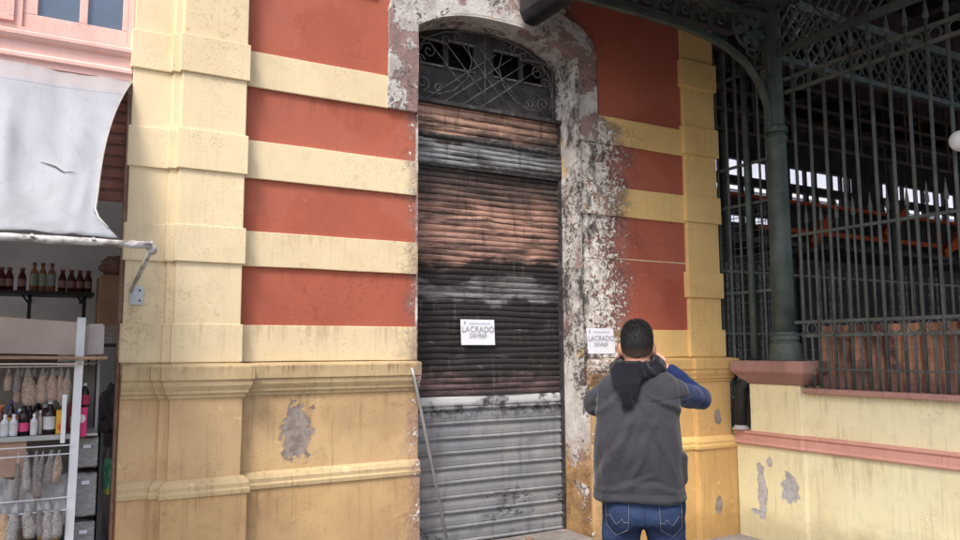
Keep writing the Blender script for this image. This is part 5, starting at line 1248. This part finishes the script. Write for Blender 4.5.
def vd(p):
    q = Vector((p.x * 5, p.y * 5, p.z * 3.2)); d = 0.016 * mn.noise(q) + 0.006 * mn.noise(q * 2.6 + Vector((4, 2, 1)))
    for (x0, z0_, ang, wd_, ln, am) in ((-0.10, 1.16, 62, 0.020, 0.20, 0.011), (-0.02, 1.08, 68, 0.017, 0.16, 0.009), (0.07, 1.20, 112, 0.020, 0.17, 0.010), (0.12, 1.05, 100, 0.016, 0.13, 0.009),
                                        (-0.15, 1.33, 35, 0.016, 0.10, 0.009), (0.11, 1.34, 148, 0.016, 0.10, 0.009), (-0.08, 0.98, 15, 0.013, 0.13, 0.007), (0.06, 0.965, -8, 0.012, 0.12, 0.007), (0.0, 1.29, 80, 0.02, 0.12, 0.007), (-0.16, 1.02, 85, 0.014, 0.12, 0.008)):
        a = R(ang); dx, dz = p.x - x0, p.z - z0_; u = dx * math.cos(a) + dz * math.sin(a); w_ = -dx * math.sin(a) + dz * math.cos(a) + 0.02 * mn.noise(p * 9)
        d += am * math.exp(-(w_ / wd_) ** 2 - (u / ln) ** 2) - am * 0.6 * math.exp(-((w_ - wd_ * 1.5) / wd_) ** 2 - (u / ln) ** 2)
    if p.y < 0:
        zy = 1.345 + 0.05 * p.x * p.x * 10
        d -= 0.0035 * math.exp(-((p.z - zy) / 0.004) ** 2); d -= 0.003 * math.exp(-((p.z - 0.945) / 0.004) ** 2)
    d += 0.005 * math.exp(-((p.z - 0.918) / 0.012) ** 2)
    return d
vo = fuse(v, 'vest', M_['vest'], man, 0.0055, 8, vd)
# yoke seam and collar of the vest
# sleeves
def sd(p): q = p * 16; return 0.006 * mn.noise(q) + 0.005 * math.sin(p.x * 60 + p.z * 40 + 4 * mn.noise(p * 9))
for s_ in (1, -1):
    sv = MB(); a = arms[s_]; w3 = Vector(a[1]) * 0.10 + Vector(a[2]) * 0.90
    limb(sv, [a[0], a[1], w3], [0.056, 0.057, 0.037], 18)
    fuse(sv, 'sleeve', M_['sleeve'], man, 0.007, 3, sd)
# scarf
s_ = MB()
for (zc, rx_, ry_, rr, ph, tl) in ((1.492, 0.106, 0.090, 0.029, 0.0, 0.010), (1.525, 0.088, 0.078, 0.022, 1.1, -0.008), (1.475, 0.112, 0.096, 0.020, 2.0, 0.014), (1.508, 0.102, 0.090, 0.020, 0.4, 0.0)):
    P_ = []; RR = []
    for k in range(41):
        a = 2 * math.pi * k / 40
        P_.append((-0.006 + rx_ * math.cos(a), 0.008 + ry_ * math.sin(a), zc + 0.014 * math.sin(a + ph) + tl * math.cos(a) + 0.012 * math.sin(a))); RR.append(rr * (1 + 0.18 * math.sin(3 * a + ph)))
    s_.tube(P_, RR, 12)
loft(s_, [(-0.066, -0.150, 1.318, 0.010, 0.007), (-0.062, -0.151, 1.335, 0.028, 0.010), (-0.060, -0.150, 1.385, 0.040, 0.012), (-0.058, -0.136, 1.43, 0.058, 0.015), (-0.056, -0.112, 1.465, 0.078, 0.018), (-0.052, -0.092, 1.495, 0.085, 0.022), (-0.04, -0.08, 1.525, 0.07, 0.02)], 24, 2.6)
fuse(s_, 'scarf', M_['scarf'], man, 0.0065, 3, lambda p: 0.003 * math.sin(p.x * 120 + p.z * 60 + 6 * mn.noise(p * 12)) + 0.007 * mn.noise(p * 14))
# jeans
j = MB()
loft(j, [(0, 0.0, 0.80, 0.178, 0.125), (0, -0.003, 0.84, 0.188, 0.138), (0, 0, 0.90, 0.186, 0.132), (0, 0, 0.96, 0.176, 0.122), (0, 0, 1.0, 0.17, 0.12)], 32, 2.4)
for q in (-1, 1):
    ball(j, (0.088 * q, -0.045, 0.845), (0.088, 0.096, 0.095), 18)
    limb(j, [(0.095 * q, -0.005, 0.80), (0.118 * q, 0.015, 0.48), (0.127 * q, -0.01, 0.06)], [0.094, 0.078, 0.068], 20)
def jd(p): return 0.006 * mn.noise(Vector((p.x * 8, p.y * 8, p.z * 10))) + 0.005 * math.sin(p.z * 50 + 5 * mn.noise(p * 5)) * (0.6 if p.z < 0.75 else 0.25)
jo = fuse(j, 'jeans', M_['denim'], man, 0.009, 6, jd)
bv = BVHTree.FromPolygons([v_.co for v_ in jo.data.vertices], [tuple(p.vertices) for p in jo.data.polygons])
def onback(x, z, off=0.0015):
    h = bv.ray_cast(Vector((x, -1, z)), Vector((0, 1, 0)))
    return h[0] + Vector((0, -off, 0)) if h[0] else Vector((x, -0.14, z))
def px_(x, y): return ((x - 641.5) * 0.00456, 1.706 - (y - 322) * 0.00456)
def seam(m, pts, r=0.0011):
    Q = []
    for (a, b) in zip(pts, pts[1:]):
        n = max(2, int(math.hypot(a[0] - b[0], a[1] - b[1]) / 0.008))
        Q += [onback(a[0] + (b[0] - a[0]) * k / n, a[1] + (b[1] - a[1]) * k / n) for k in range(n)]
    Q.append(onback(*pts[-1])); m.tube(Q, r, 5)
for sg, off in ((1, 0), (-1, 0)):
    def P2(x, y): a, b = px_(x, y); return (a if sg > 0 else -a, b)
    pk = [P2(605, 492), P2(605.5, 521), P2(614.5, 530), P2(626, 523), P2(627.5, 492)]
    # pocket panel wrapped on the seat
    m = MB(); G_ = 10; vs_ = []; fs = []
    for jj in range(G_ + 1):
        for ii in range(G_ + 1):
            u = ii / G_; w_ = jj / G_
            xt = pk[0][0] + (pk[4][0] - pk[0][0]) * u; zt_ = pk[0][1]
            zb__ = pk[1][1] + (pk[2][1] - pk[1][1]) * min(1, u / 0.45) if u < 0.45 else pk[2][1] + (pk[3][1] - pk[2][1]) * (u - 0.45) / 0.55
            vs_.append(onback(xt, zt_ + (zb__ - zt_) * w_, 0.003))
    for jj in range(G_):
        for ii in range(G_): fs.append((jj * (G_ + 1) + ii, jj * (G_ + 1) + ii + 1, (jj + 1) * (G_ + 1) + ii + 1, (jj + 1) * (G_ + 1) + ii))
    m.add(vs_, fs)
    po = m.build('pocket', M_['denim'], None, smooth=True); po.parent = jo
    m = MB()
    def seam2(pts):
        Q = []
        for (a, b) in zip(pts, pts[1:]):
            n = 8; Q += [onback(a[0] + (b[0] - a[0]) * k / n, a[1] + (b[1] - a[1]) * k / n, 0.0042) for k in range(n)]
        Q.append(onback(pts[-1][0], pts[-1][1], 0.0042)); m.tube(Q, 0.0009, 5)
    seam2(pk)
    seam2([P2(605.5, 512), P2(608.5, 509.5), P2(615, 518), P2(620.5, 512), P2(622.5, 516), P2(627, 515.5)])
    so_ = m.build('stitching', M_['stitch'], None); so_.parent = po; so_.location = so_.location - po.location
m = MB(); seam(m, [(0, 0.90), (0, 0.80)]); o = m.build('centre_seam', M_['denim'], None); o.parent = jo
# shoes
for q in (-1, 1):
    m = MB()
    loft(m, [(0.138 * q, 0.055, 0.0, 0.048, 0.145), (0.138 * q, 0.055, 0.025, 0.050, 0.148), (0.136 * q, 0.045, 0.05, 0.046, 0.132), (0.132 * q, 0.01, 0.085, 0.043, 0.085), (0.128 * q, -0.015, 0.12, 0.042, 0.055)], 24, 2.4)
    fuse(m, 'shoe', M_['black'], man, 0.008, 3)
